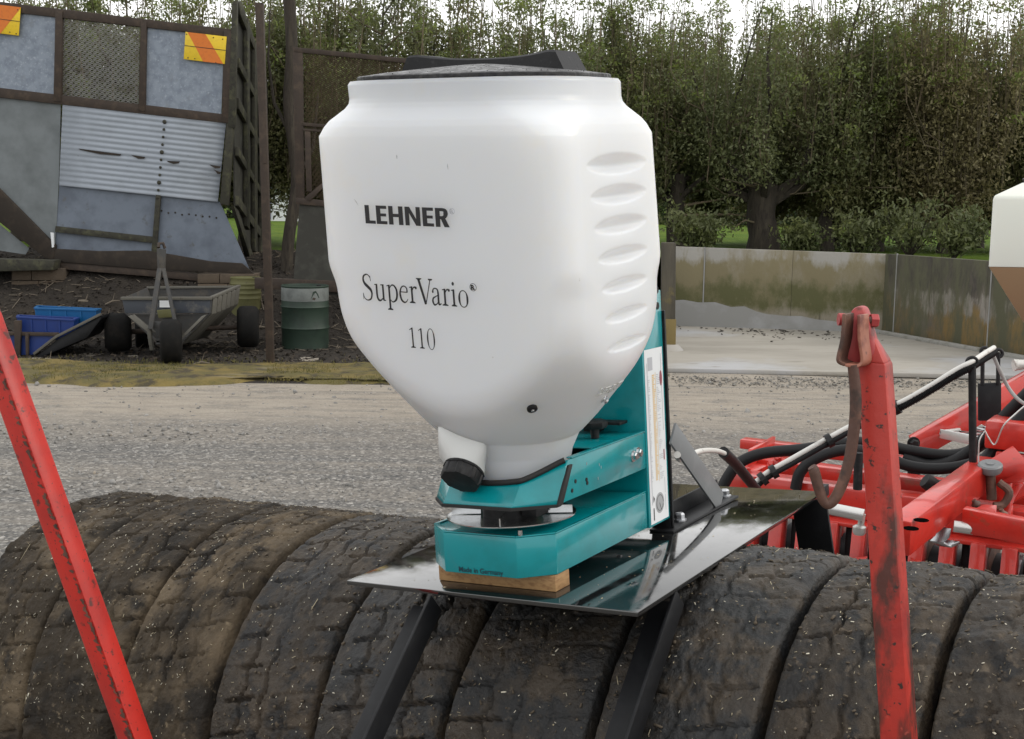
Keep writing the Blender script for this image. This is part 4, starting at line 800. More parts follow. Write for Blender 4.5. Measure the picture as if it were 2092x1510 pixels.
GL = {
 'L': (.60, [poly((0, 0), (.55, 0), (.55, .17), (.235, .17), (.235, 1), (0, 1))]),
 'E': (.66, [poly((0, 0), (.57, 0), (.57, .17), (.235, .17), (.235, .42), (.53, .42), (.53, .58), (.235, .58), (.235, .83), (.565, .83), (.565, 1), (0, 1))]),
 'H': (.86, [poly((0, 0), (.235, 0), (.235, .415), (.52, .415), (.52, 0), (.755, 0), (.755, 1), (.52, 1), (.52, .59), (.235, .59), (.235, 1), (0, 1))]),
 'N': (.90, [poly((0, 0), (.22, 0), (.22, .66), (.55, 0), (.79, 0), (.79, 1), (.57, 1), (.57, .36), (.245, 1), (0, 1))]),
 'R': (.72, [poly((0, 0), (.235, 0), (.235, 1), (0, 1)), stroke([(.22, .915), (.38, .915), (.51, .86), (.53, .72), (.49, .57), (.36, .495), (.22, .495)], [.17, .17, .19, .23, .19, .165, .165]), poly((.27, .43), (.435, 0), (.70, 0), (.50, .46))]),
 'S': (.50, [stroke([(.385, .52), (.36, .60), (.25, .665), (.12, .62), (.085, .52), (.14, .42), (.26, .34), (.37, .26), (.405, .16), (.35, .03), (.21, -.012), (.09, .04), (.05, .15)], [.025, .03, .03, .055, .07, .085, .09, .085, .07, .05, .03, .03, .02]), poly((.37, .64), (.385, .64), (.40, .49), (.375, .49)), poly((.035, .0), (.05, .0), (.06, .17), (.035, .17))]),
 'u': (.50, [stroke([(.12, .42), (.12, .14), (.16, .03), (.25, .005), (.36, .07)], [.075, .075, .07, .045, .03]), stroke([(.38, .43), (.38, .02)], [.075, .075]), poly((.03, .40), (.12, .40), (.155, .435), (.03, .425)), poly((.28, .40), (.38, .40), (.415, .435), (.28, .425)), poly((.35, .0), (.47, .0), (.47, .022), (.40, .04))]),
 'p': (.50, [stroke([(.13, .43), (.13, -.20)], [.075, .075]), stroke([(.15, .34), (.23, .42), (.33, .42), (.42, .33), (.44, .20), (.40, .07), (.30, .0), (.22, .0), (.15, .05)], [.025, .035, .045, .07, .08, .07, .04, .03, .025]), poly((.03, .385), (.12, .40), (.16, .44), (.03, .41)), serif(.13, -.225, .22)]),
 'e': (.42, [stroke([(.08, .27), (.36, .27)], [.026, .026]), stroke([(.355, .265), (.345, .37), (.25, .425), (.14, .39), (.075, .27), (.075, .17), (.12, .06), (.22, .005), (.31, .03), (.375, .10)], [.06, .045, .03, .04, .065, .075, .065, .045, .03, .02])]),
 'r': (.35, [stroke([(.13, .43), (.13, .01)], [.075, .075]), stroke([(.14, .31), (.20, .40), (.27, .42)], [.025, .035, .05]), disc(.30, .40, .038), poly((.03, .39), (.12, .40), (.16, .44), (.03, .415)), serif(.13, 0, .23)]),
 'V': (.62, [stroke([(.07, .65), (.31, .0)], [.09, .09]), stroke([(.54, .65), (.315, .0)], [.034, .034]), serif(.09, .66, .22, .02, False), serif(.54, .66, .17, .02, False)]),
 'a': (.43, [stroke([(.09, .34), (.13, .41), (.21, .425), (.28, .39), (.30, .30), (.30, .08), (.33, .02), (.41, .05)], [.06, .035, .03, .05, .07, .075, .05, .022]), stroke([(.30, .26), (.18, .21), (.10, .17), (.075, .09), (.12, .01), (.20, .015), (.29, .08)], [.022, .032, .05, .07, .055, .035, .025]), disc(.095, .335, .034)]),
 'i': (.25, [stroke([(.125, .43), (.125, .01)], [.075, .075]), disc(.12, .575, .048), poly((.03, .39), (.11, .40), (.155, .44), (.03, .415)), serif(.125, 0, .21)]),
 'o': (.48, [ell(.24, .21, .195, .222, .078, .026)]),
 '1': (.44, [stroke([(.22, .65), (.22, .01)], [.07, .07]), poly((.08, .56), (.19, .60), (.255, .66), (.20, .645), (.08, .585)), serif(.22, 0, .24)]),
 '0': (.48, [ell(.24, .325, .195, .345, .072, .024)]),
}
def serif_text(txt, size, sx=.86, kern=None):
    V_, F_ = [], []; x = 0
    for i, ch in enumerate(txt):
        if kern and i in kern: x += kern[i]
        adv, sh = GL[ch]
        for (v_, f_) in sh:
            k = len(V_); V_ += [((x + p_[0]) * size * sx, p_[1] * size) for p_ in v_]; F_ += [tuple(q + k for q in g) for g in f_]
        x += adv
    return V_, F_, x * size * sx
def reg_mark(size): v_, f_ = ell(0, 0, size * .5, size * .5, size * .07, size * .07, 28); v2, f2 = text_shape('R', size * .62, .002); w2 = max(p_[0] for p_ in v2); k = len(v_); return v_ + [(p_[0] - w2 / 2, p_[1] - size * .22) for p_ in v2], f_ + [tuple(q + k for q in g) for g in f2]
v_, f_, wd_ = serif_text('LEHNER', .0445, 1.); TWd = max(p_[0] for p_ in v_)
print_front([(p_[0] * .236 / TWd, p_[1]) for p_ in v_], f_, -.197, .597, 'maker_lettering', ink, rot=-.012)
v_, f_ = reg_mark(.0145); print_front(v_, f_, +.048, .632, 'registered_mark', stickgrey)
v_, f_, wd_ = serif_text('SuperVario', .094, .80, {6: -.10}); print_front([(p_[0] * .303 / wd_, p_[1]) for p_ in v_], f_, -.226, .410, 'model_lettering', ink, rot=-.010)
v_, f_ = reg_mark(.0185); print_front(v_, f_, .089, .456, 'registered_mark', ink)
v_, f_, wd_ = serif_text('110', .076, .80); print_front([(p_[0] * .078 / wd_, p_[1]) for p_ in v_], f_, -.103, .299, 'number_lettering', ink)
# raised letters on the end face
v_, f_ = text_shape('LEHNER', .026, .0012); b = MB(); TWd = max(p_[0] for p_ in v_); b.add([HL(side_x(-.075 + p_[0] / TWd * .135, .175 + p_[1]) + .0015, -.075 + p_[0] / TWd * .135, .175 + p_[1]) for p_ in v_], f_); em = b.build('embossed_lettering', hdpe2, hop); md = em.modifiers.new('depth', 'SOLIDIFY'); md.thickness = .0014; md.offset = 0
# scratches and scuffs on the plastic
sc_ = MB()
for (x0, z0, x1, z1, r_) in ((-.225, .655, -.215, .640, .0008), (-.092, .762, -.092, .752, .0012), (.045, .742, .046, .728, .0009), (-.115, .088, -.085, .076, .0011), (-.19, .158, -.18, .158, .0007)):
    sc_.tube([HL(x0, front_y(x0, z0), z0), HL((x0 + x1) / 2, front_y((x0 + x1) / 2, (z0 + z1) / 2), (z0 + z1) / 2 + .001), HL(x1, front_y(x1, z1), z1)], [r_ * .3, r_, r_ * .3], 5)
sc_.build('scratch_marks', stickdial, hop)
# sensor bolt low on the hopper
t_ = -.86; z_ = .165; r_ = float(hop_r(np.array([t_]), np.array([z_]))[0]); p_ = HL(r_ * math.cos(t_), r_ * math.sin(t_), z_); nv = (HL(math.cos(t_), math.sin(t_), -.8) - HL(0, 0, 0)).normalized()
b = MB(); b.lathe([(.0105, -.004), (.0105, .004), (.0075, .0065), (.0035, .007)], p_, nv, 18); b.build('sensor_plug', black_pl, hop, smooth=40); bolt(p_ + nv * .004, nv, .0034, .0045, stainless, hop, washer=False)
t_ = -.05; z_ = .155; r_ = float(hop_r(np.array([t_]), np.array([z_]))[0]); p_ = HL(r_ * math.cos(t_), r_ * math.sin(t_), z_); bolt(p_, (HL(1, 0, -.8) - HL(0, 0, 0)).normalized(), .006, .010, stainless, hop)
# moulded outlet spout and its black screw cap
nx = lambda x, y, z: HL(x, y, z)
cdir = (CR * -.30 - CU * .80 - CF * .52).normalized(); cap_c = onY(951, 948, 2.62)
# keep the cap at the spout's true distance: just outside the hopper neck
sp_c = nx(-.055, -.170, .035); dpt = (sp_c - CAM).dot(CF); dd = ray(949, 958); cap_c = CAM + dd * ((dpt - .018) / dd.dot(CF))
sq = [nx(-.128, -.125, .075), nx(-.028, -.185, .075), nx(-.022, -.155, .02), nx(-.10, -.08, .0)]
sp = MB(); NSP = 32; u_ = (CR - cdir * CR.dot(cdir)).normalized(); w_ = cdir.cross(u_)
def ringpt(a, r): return cap_c + (u_ * math.cos(a) + w_ * math.sin(a)) * r
def sqpt(a, c, hw, hh):
    m_ = max(abs(math.cos(a)) / hw, abs(math.sin(a)) / hh); m_ = (abs(math.cos(a) / hw) ** 7 + abs(math.sin(a) / hh) ** 7) ** (1 / 7); return c + (u_ * math.cos(a) + w_ * math.sin(a)) / m_
for st, (cc, hw, hh) in enumerate(((nx(-.050, -.080, .062), .056, .042), (nx(-.050, -.150, .046), .0555, .050), ((nx(-.052, -.168, .038) * .5 + cap_c * .5), .0500, .047), (cap_c - cdir * .002, .041, .041), (cap_c + cdir * .006, .0385, .0385))):
    for j in range(NSP): sp.v.append(sqpt(2 * math.pi * j / NSP, cc, hw, hh) if st < 3 else cc + (u_ * math.cos(2 * math.pi * j / NSP) + w_ * math.sin(2 * math.pi * j / NSP)) * hw)
for i in range(4):
    for j in range(NSP): sp.f.append((i * NSP + j, i * NSP + (j + 1) % NSP, (i + 1) * NSP + (j + 1) % NSP, (i + 1) * NSP + j))
sp.build('outlet_spout', hdpe2, hop, smooth=50)
cp = MB(); NK = 48; prof = [(.0400, -.001), (.0425, .001), (.0425, .0055), (.0405, .0065), (.0405, .026), (.038, .031), (.012, .0315)]; k0 = len(cp.v)
for i, (r, h) in enumerate(prof):
    for j in range(NK * 2):
        a = math.pi * j / NK; rr2 = r + (.0022 if (j // 4) % 3 == 0 and 2 <= i <= 5 else 0); cp.v.append(cap_c + cdir * h + (u_ * math.cos(a) + w_ * math.sin(a)) * rr2)
for i in range(len(prof) - 1):
    for j in range(NK * 2): cp.f.append((i * 2 * NK + j, i * 2 * NK + (j + 1) % (2 * NK), (i + 1) * 2 * NK + (j + 1) % (2 * NK), (i + 1) * 2 * NK + j))
cp.f.append(tuple((len(prof) - 1) * 2 * NK + j for j in range(2 * NK))); cp.build('spout_cap', black_pl, hop, smooth=28)
# lid -------------------------------------------------------------
NL = 160; tl_ = np.linspace(0, 2 * np.pi, NL, endpoint=False); lv = []; ring = [(1.0, .9375), (1.003, .941), (1.003, .9475), (.99, .950), (.95, .9515), (.90, .9535)]
for f_, z_ in ring: rr2 = rr_rad(tl_, .304 * f_, .234 * f_, .185 * f_); lv += [np.stack([rr2 * np.cos(tl_), rr2 * np.sin(tl_), np.full(NL, z_)], -1)]
for f_ in (.82, .72, .62, .5, .38, .26, .14, .05): rr2 = rr_rad(tl_, .304 * f_, .234 * f_, .185 * f_); lv += [np.stack([rr2 * np.cos(tl_), rr2 * np.sin(tl_), np.full(NL, .9535 + .026 * (1 - (f_ / .92) ** 1.25))], -1)]
lv = np.array(lv); VW = hop_world(lv[..., 0], lv[..., 1], lv[..., 2]).reshape(-1, 3); VLc = VW @ Mi[:3, :3].T + Mi[:3, 3]
me = np_mesh('lid', VLc, grid_faces(len(lv), NL, True), True); me.set_sharp_from_angle(angle=.7); lid = link('lid', me, lid_pl, spr)
# handle: wide pull bar, waisted in plan and dipped on top
hd = MB(); NHx = 41
for i in range(NHx):
    s_ = -1 + 2 * i / (NHx - 1); x_ = s_ * .205; half = .030 + .030 * abs(s_) ** 2.2; ht = .042 + .017 * abs(s_) ** 2.4; e = max(0, (abs(s_) - .86) / .14)
    ht_ = ht * (1 - .10 * e ** 2); slope = .012
    for (yy_, zz_) in ((.045 - half - .004, 0), (.045 - half, ht_ * .9), (.045 - half + .006, ht_), (.045 + half - .006, ht_), (.045 + half, ht_ * .9), (.045 + half + .004, 0)):
        hd.v.append(HL(x_ + (.030 * (1 - zz_ / .06) * (1 if s_ > 0 else -1) if abs(s_) > .999 else 0), yy_, .952 + zz_))
for i in range(NHx - 1):
    for j in range(5): hd.f.append((i * 6 + j, i * 6 + j + 1, (i + 1) * 6 + j + 1, (i + 1) * 6 + j))
hd.f.append(tuple(range(5, -1, -1))); hd.f.append(tuple((NHx - 1) * 6 + j for j in range(6)))
hd.build('lid_handle', handle_pl, lid, smooth=40)
# rain beads on the lid
N = 260; tb = rng.uniform(0, 6.283, N); fb = np.sqrt(rng.uniform(.05, .95, N)); rb = rr_rad(tb, .30, .23, .18) * fb; zb = .9535 + np.where(fb < .9, .026 * (1 - (np.minimum(fb, .92) / .92) ** 1.25), -.001)
bw = hop_world(rb * np.cos(tb), rb * np.sin(tb), zb); szb = rng.uniform(.0008, .0022, N)
wet = mat('water_bead', (.04, .04, .04), .05, spec=.8)
o = scatter_mesh('water_beads', iv, iff, (bw @ Mi[:3, :3].T + Mi[:3, 3]), np.stack([szb, szb, szb * .6], -1), rand_rot(N, .1), wet); o.parent = lid
# small print on the base tray
v_, f_ = text_shape('Made in Germany', .0178, .0003); b = MB(); b.add([W(XC - a_ + .040 + p_[0], yf_ - .0012, .0475 + p_[1]) for p_ in v_], f_); b.build('origin_lettering', tealink, spr)

# chaff and grit lying on the platform plate
N = 240; cx_ = rng.uniform(.02, PW - .02, N); cy_ = rng.uniform(.02, PL - .02, N); Wm = np.array([tuple(W(x_, y_, .0006)) for x_, y_ in zip(cx_, cy_)])
l_ = .0011 * np.exp(rng.normal(0, .5, N)); Pm = np.array(plat.matrix_world.inverted()); o = scatter_mesh('chaff_specks', iv, iff, Wm @ Pm[:3, :3].T + Pm[:3, 3], np.stack([l_ * 1.6, l_ * .8, l_ * .35], -1), rand_rot(N, .1), straw); o.parent = plat

# ================================================================== RED POSTS AND HOOK
# left leaning post, two visible faces, paint worn along the edge
exh = Vector((.86, -.50, 0)); eyh = Vector((.50, .86, 0))
def post_prism(pts_top, pts_bot, m, name, par, bevel=.004):
    b = MB(); n_ = len(pts_top); b.add(pts_bot + pts_top, [tuple(range(n_ - 1, -1, -1)), tuple(range(n_, 2 * n_))] + [(i, (i + 1) % n_, (i + 1) % n_ + n_, i + n_) for i in range(n_)]); return b.build(name, m, par, bevel=bevel)
YP = 2.30
def section(u, v, Yp, w1, d1):   # near vertical edge at pixel (u, v): width along -exh, depth along eyh
    e = onY(u, v, Yp); return [e - exh * w1, e, e + eyh * d1, e + eyh * d1 - exh * w1]
lp_top, lp_bot = section(-97, 468, YP, .056, .043), section(275, 1510, YP, .056, .043)
dz = (lp_bot[1] - lp_top[1]); kz = (lp_top[1].z - .02) / (lp_top[1].z - lp_bot[1].z); lp_bot = [p_ + dz * kz for p_ in lp_top]
lp = thing('leaning_post', 'bright red box section post leaning inwards across the left edge', 'steel post', lp_bot[1])
post_prism(lp_top, lp_bot, red, 'shaft', lp, .006)
cr0, cr1 = lp_top[1], lp_bot[1]; fn_ = Vector((-.50, -.86, 0)); gr = MB(); ng = 700
for i in range(ng + 1):
    c_0 = cr0.lerp(cr1, .12 + .5 * i / ng) + fn_ * .0012 - exh * .006; nA = float(fbm(np.array([[i * .26, 3., 0.]]), 4)[0]); nB = float(fbm(np.array([[i * .43, 8., 0.]]), 4)[0]); wd_2 = max(.0, nA - .40) * .034; wd_3 = max(.0, nB - .30) * .016 * (wd_2 > 0)
    gr.v += [c_0 - exh * wd_2, c_0 + exh * min(wd_3, .0052)]
for i in range(ng): gr.f.append((2 * i, 2 * i + 1, 2 * i + 3, 2 * i + 2))
gr.build('grime_streak', rustiron, lp)
YR = 1.86
rp_top, rp_bot = section(1808, 742, YR, .0425, .049), section(1859, 1510, YR, .0475, .0525)
dz = [b_ - t_ for b_, t_ in zip(rp_bot, rp_top)]; kz = (rp_top[1].z - .06) / (rp_top[1].z - rp_bot[1].z); rp_bot2 = [t_ + d_ * kz for t_, d_ in zip(rp_top, dz)]
rp = thing('upright_post', 'chipped red upright post with a rusty hook hanging from its head', 'steel post', rp_bot2[1])
post_prism(rp_top, rp_bot2, redworn, 'shaft', rp, .005)
# sloping cap and lug
tcen = sum(rp_top, Vector()) / 4
post_prism([tcen + (p_ - tcen) * .42 + Vector((-.010, 0, .036)) for p_ in rp_top], [p_ + Vector((0, 0, -.002)) for p_ in rp_top], redworn, 'cap', rp, .005)
lug_c = onY(1757, 655, YR + .025); lw = eyh * .030
out_ = [onY(u, v, YR + .025) for u, v in ((1735, 742), (1738, 700), (1738, 655), (1743, 634), (1755, 624), (1769, 627), (1776, 645), (1783, 672), (1795, 715), (1804, 745))]
MB().prism([p_ - lw / 2 for p_ in out_], lw).build('lug', pinpaint, rp, bevel=.004)
hook = thing('hanging_hook', 'rusty forged hook with a clevis hanging from the pin on top of the red post', 'hook', onY(1745, 900, YR - .02))
pa = [onY(u, v, YR) for u, v in ((1733, 640), (1729, 690), (1721, 726), (1722, 738), (1735, 744), (1757, 746), (1768, 740), (1769, 726), (1764, 690), (1763, 642))]
MB().strip(cat_rom(pa[:5], 4), eyh * .031 + exh * .005, .0053).build('clevis_leg', rustiron, hook, bevel=.0015)
MB().strip(cat_rom(pa[4:], 4), eyh * .031 + exh * .005, .0053).build('clevis_leg', claviron, hook, bevel=.0015)
pin0 = onY(1729, 653, YR + .027); pin1 = onY(1781, 655, YR + .027)
MB().tube([pin0 - exh * .002, pin1 + exh * .004], .0064, 12).build('pin', rustiron, hook, smooth=40)
b = MB(); pax = (pin1 - pin0).normalized(); b.lathe([(.0095, 0), (.0095, .009), (.007, .011)], pin0 - pax * .012, pax, 14); b.build('pin_head', pinpaint, hook, smooth=40)
b = MB(); b.lathe([(.0105, 0), (.0105, .010), (.009, .0115)], pin1 - pax * .002, pax, 6); b.build('nut', pinpaint, hook, smooth=20)
hk = [onY(u, v, YR - .006 + dy) for u, v, dy in ((1742, 745, 0), (1747, 790, 0), (1748, 840, 0), (1743, 890, 0), (1735, 940, 0), (1722, 985, 0), (1706, 1018, 0), (1692, 1030, 0), (1681, 1020, .0), (1672, 995, 0), (1663, 962, 0), (1658, 954, 0))]
hks = cat_rom(hk, 5); rad = np.interp(np.linspace(0, 1, len(hks)), [0, .15, .55, .7, .9, 1], [.0078, .0088, .0083, .0076, .0084, .0064])
MB().tube(hks, list(rad), 14).build('hook_rod', rustiron, hook, smooth=60)

# ================================================================== TALL METAL BIN ON THE LEFT
BY = 17.5
def P(u, v, d=0.): return onY(u, v, BY + d)
def slab(name, pts, m, par, th=.04, d=0., bevel=.004, kind=None, label=None):
    return MB().prism([P(u, v, d) for u, v in pts], (0, th, 0)).build(name, m, par, bevel=bevel, kind=kind, label=label)
bn = thing('metal_bin', 'tall rusty framed bin of galvanised sheet, mesh and corrugated iron standing on blocks', 'bin', P(290, 556))
# frame
slab('top_rail', [(-80, -6), (473, 60), (473, 76), (-80, 13)], rust, bn, .10, -.03)
slab('middle_rail', [(-80, 170), (472, 235), (472, 253), (-80, 190)], rust, bn, .10, -.03)
for a, b, c_, d_ in ((113, 127, 22, 208), (287, 299, 44, 228), (457, 473, 64, 252)): slab('upright', [(a, c_ - 2), (b, c_), (b - 3, d_), (a - 4, d_ - 2)], rust, bn, .09, -.045)
slab('corner_post', [(463, 250), (477, 252), (466, 420), (449, 416)], moss, bn, .09, -.04)
slab('corner_post', [(474, 4), (484, 0), (480, 262), (466, 258)], moss, bn, .09, -.05)
# infill panels
slab('galvanised_panel', [(-80, 14), (115, 22), (110, 205), (-80, 186)], galv, bn, .006, .01, 0)
slab('galvanised_panel', [(302, 54), (458, 74), (452, 236), (296, 220)], galv, bn, .006, .01, 0)
# expanded mesh panel: staggered strands with real slots between
mm = MB(); nr_, nc_ = 30, 15
def mp_(r, c):
    s_ = c / nc_; t_ = r / nr_; u = 126 + (286 - 126) * s_; v = 20 + (44 - 20) * s_ + (196 - 0 * s_ - 20 + 10) * 0; v0 = 20 + 24 * s_; v1 = 203 + 19 * s_; return P(u - 3 * t_, v0 + (v1 - v0) * t_, .02)
for r in range(nr_):
    for c in range(nc_):
        o_ = .5 if r % 2 else 0; a = mp_(r, c + o_); b_ = mp_(r, min(c + o_ + 1, nc_)); mid = mp_(r + .5, min(c + o_ + .5, nc_)); up_ = mp_(r - .48, min(c + o_ + .5, nc_))
        for q0, q1 in ((a, mid), (mid, b_), (a, up_), (up_, b_)):
            mm.add([q0 + Vector((0, 0, .0055)), q1 + Vector((0, 0, .0055)), q1 + Vector((0, .004, -.0055)), q0 + Vector((0, .004, -.0055))], [(0, 1, 2, 3)])
mm.build('mesh_panel', mesh_m, bn, kind='stuff')
# hazard boards
def board(pts, stripe, dots):
    o = slab('hazard_board', pts, signy, bn, .012, -.05, .002); MB().prism([P(u, v, -.053) for u, v in stripe], (0, .002, 0)).build('stripe', signo, o)
    (a, b, c_, d_) = [Vector((u, v, 0)) for u, v in pts]; e0, e1 = a.lerp(d_, .5), b.lerp(c_, .5)
    MB().bar(P(e0.x, e0.y, -.0545), P(e1.x, e1.y, -.0545), (0, 0, .008), (0, .001, 0)).build('fold_line', rust, o)
    for u, v in dots: MB().lathe([(.009, 0), (.006, .004)], P(u, v, -.052), (0, -1, 0), 8).build('rivet', rust, o)
    return o
board([(379, 65), (463, 75), (459, 131), (375, 121)], [(383, 65.5), (420, 70), (456, 130.6), (415, 126)], [(384, 118), (398, 120), (436, 77), (455, 80), (441, 128), (381, 70)])
board([(-48, 4), (42, 15), (38, 73), (-52, 62)], [(-30, 6.2), (42, 15), (41, 18), (1, 68.5), (-40, 63.5)], [(33, 69), (20, 66), (36, 20)])
# lower sheets
slab('side_sheet', [(-80, 190), (124, 213), (121, 350), (113, 508), (96, 498), (-4, 388), (-80, 330)], lightsheet, bn, .01, .02, 0)
slab('sloping_chute_rail', [(-80, 326), (-4, 384), (113, 502), (108, 530), (92, 528), (-4, 452), (-80, 395)], browndirt, bn, .12, -.05, .01)
slab('lower_side_sheet', [(-80, 400), (-4, 456), (60, 508), (52, 520), (-80, 500)], lightsheet, bn, .01, .06, 0)
# corrugated sheet: rounded ridges running across
cg = MB(); NR_ = 15 * 8; 
for r in range(NR_ + 1):
    t_ = r / NR_; dep = .0032 * math.sin(t_ * 15 * 2 * math.pi)
    for s_ in (0, .3, .62, 1):
        u = 128 + (462 - 128) * s_ - t_ * (7 + 10 * s_); v0 = 214 + 38 * s_; v1 = 379 + 34 * s_; q = P(u, v0 + (v1 - v0) * t_, -.015 + dep); cg.v.append(q)
for r in range(NR_):
    for s_ in range(3): cg.f.append((r * 4 + s_, r * 4 + s_ + 1, r * 4 + s_ + 5, r * 4 + s_ + 4))
cgo = cg.build('corrugated_sheet', corr, bn, smooth=60); md = cgo.modifiers.new('thickness', 'SOLIDIFY'); md.thickness = .004
slab('lower_sheet', [(121, 378), (320, 399), (311, 522), (112, 512)], greysheet, bn, .01, .03, 0)
slab('lower_sheet', [(321, 399), (448, 412), (459, 434), (512, 556), (312, 530)], greysheet, bn, .01, .025, 0)
slab('cross_bar', [(113, 462), (314, 484), (313, 497), (112, 474)], moss, bn, .05, -.03)
slab('centre_bar', [(318, 398), (328, 399), (318, 530), (308, 529)], moss, bn, .05, -.035)
slab('dirt_ledge', [(108, 508), (200, 513), (300, 512), (350, 520), (430, 534), (494, 538), (520, 560), (320, 552), (104, 534)], browndirt, bn, .05, -.04, .01)
slab('bottom_rail', [(-80, 530), (104, 534), (320, 552), (526, 572), (526, 586), (320, 566), (100, 548), (-80, 545)], rust, bn, .16, -.02)
MB().prism([P(-60, 536, .12), P(512, 573, .12), P(512, 573, 2.6) , P(-60, 536, 2.6)], (0, 0, .05)).build('floor', rust, bn)  # unseen bin floor, added to block overhead light and shade the bank
slab('edge_batten', [(103, 475), (109, 476), (110, 505), (106, 506)], paper, bn, .03, -.06, 0)
for k in range(11): q = P(336 - k * 1.4, 249 + k * 15.5, -.035); MB().lathe([(.020 if k % 4 else .03, 0), (.012, .012)], q, (0, -1, 0), 8).build('rivet', moss, bn)
for k in range(9): q = P(330 + k * 14, 432 + k * 1.7 + random.uniform(-2, 2), .022); MB().lathe([(.014, 0), (.010, .006)], q, (0, -1, 0), 7).build('rivet', browndirt, bn)
for (a, b) in (((160, 305), (248, 316)), ((268, 318), (297, 322)), ((340, 330), (368, 331)), ((428, 338), (452, 341)), ((436, 348), (452, 353))):
    slab('torn_edge', [(a[0], a[1] - 1.5), (b[0], b[1] - 1), (b[0] - 3, b[1] + 2.5), ((a[0] + b[0]) / 2, (a[1] + b[1]) / 2 + 4.5), (a[0] + 4, a[1] + 1.5)], browndirt, bn, .006, -.04, 0)
# receding right hand side: sheet with a lattice of rails
X0 = P(478, 300).x
def sidep(u, v, off=0.): q = onX(u, v, X0); return q + Vector((off, 0, 0))
def sslab(name, pts, m, th=.05, off=0., bevel=.004): return MB().prism([sidep(u, v, off) for u, v in pts], (th, 0, 0)).build(name, m, bn, bevel=bevel)
sslab('side_boarding', [(481, 20), (500, 60), (524, 130), (536, 240), (536, 470), (520, 556), (512, 552), (482, 440), (480, 260)], darkside, .02, -.03, 0)
for pts in ([(480, 5), (486, 2), (530, 128), (530, 142), (484, 30)], [(482, 118), (534, 226), (535, 240), (482, 138)], [(481, 200), (535, 308), (536, 322), (481, 222)], [(480, 300), (536, 400), (536, 412), (480, 318)], [(480, 400), (534, 478), (532, 492), (480, 420)], [(470, 420), (480, 430), (524, 560), (514, 556)]): sslab('side_rail', pts, moss)
for u, t0, t1 in ((497, 38, 470), (513, 85, 520), (528, 126, 540)): sslab('side_upright', [(u, t0), (u + 5, t0 + 8), (u + 5, t1), (u, t1 - 8)], moss, .06)
sslab('rear_post', [(531, 130), (538, 180), (538, 400), (528, 560), (522, 560), (531, 400)], moss, .07)
# supports under the bin
for (u0, u1, v0, v1, nm, lab) in ((20, 128, 548, 652, 'block_stack', 'stack of weathered blocks under the left of the metal bin'), (400, 520, 560, 640, 'block_stack', 'stack of weathered blocks under the right end of the metal bin, behind the trailer')):
    bs = thing(nm, lab, 'block stack', onY((u0 + u1) / 2, v1, 17.4), 'block stacks holding up the bin'); nrow = 4
    for r in range(nrow):
        va, vb = v0 + (v1 - v0) * r / nrow, v0 + (v1 - v0) * (r + 1) / nrow - 1.2; o_ = random.uniform(-4, 4); ws = [0, .52 if r % 2 else .38, 1]
        for k in range(2):
            ua, ub = u0 + (u1 - u0) * ws[k] + o_, u0 + (u1 - u0) * ws[k + 1] + o_ - 1.2
            MB().prism([onY(ua, va, 17.4), onY(ub, va, 17.4), onY(ub, vb + (6 if r == 3 else 0), 17.4), onY(ua, vb + (6 if r == 3 else 0), 17.4)], (0, .5, 0)).build('block', blockm, bs, bevel=.008)
be = thing('bearer_beam', 'long dark mossy timber beam lying along the bank under the bin', 'beam', onY(60, 545, 17.2))
MB().prism([onY(-60, 528, 17.2), onY(112, 532, 17.2), onY(108, 552, 17.2), onY(-60, 556, 17.2)], (0, .25, 0)).build('timber', moss, be, bevel=.01)

# rusty post in front of the bank
q = onZ(553, 743, .02); po_ = thing('rusty_post', 'tall thin rusty brown steel post standing between the bin and the mesh gate', 'post', q)
MB().bar(q + Vector((0, 0, -.05)), q + Vector((-.075, 0, 3.98)), (.085, 0, 0), (0, .085, 0)).build('shaft', rust, po_, bevel=.006)
MB().bar(q + Vector((-.065, 0, 3.45)), q + Vector((-.13, .5, 3.5)), (.05, 0, 0), (0, 0, .05)).build('stub_arm', rust, po_, bevel=.004)
MB().box(q + Vector((-.03, -.046, 2.3)), (.05, 0, 0), (0, .008, 0), (0, 0, .10)).build('hinge_plate', rust, po_)

# mesh gate behind the hopper
GY = 16.6
def gq(u, v, d=0.): return onY(u, v, GY + d)
gt = thing('mesh_gate', 'rusty mesh gate panel standing directly behind the white hopper', 'gate', gq(650, 590))
def gslab(name, pts, m, th=.05, d=0., bevel=.004): return MB().prism([gq(u, v, d) for u, v in pts], (0, th, 0)).build(name, m, gt, bevel=bevel)
gslab('left_stile', [(598, 96), (618, 98), (622, 416), (604, 415)], rust); gslab('top_rail', [(600, 96), (880, 124), (880, 134), (600, 106)], rust, .045, -.004)
gslab('bottom_rail', [(604, 404), (880, 428), (880, 441), (604, 417)], rust, .045, -.004); gslab('middle_rail', [(618, 250), (880, 272), (880, 279), (618, 257)], rust, .03, -.01); gslab('middle_rail', [(618, 262), (880, 284), (880, 289), (618, 267)], rust, .03, -.01)
gslab('right_stile', [(872, 126), (890, 128), (890, 440), (874, 438)], rust); gslab('patch_strip', [(622, 268), (634, 269), (637, 392), (626, 391)], rust, .02, -.02); gslab('corner_gusset', [(622, 404), (660, 372), (666, 378), (632, 412)], rust, .02, -.015)
mm = MB(); nr_, nc_ = 46, 30
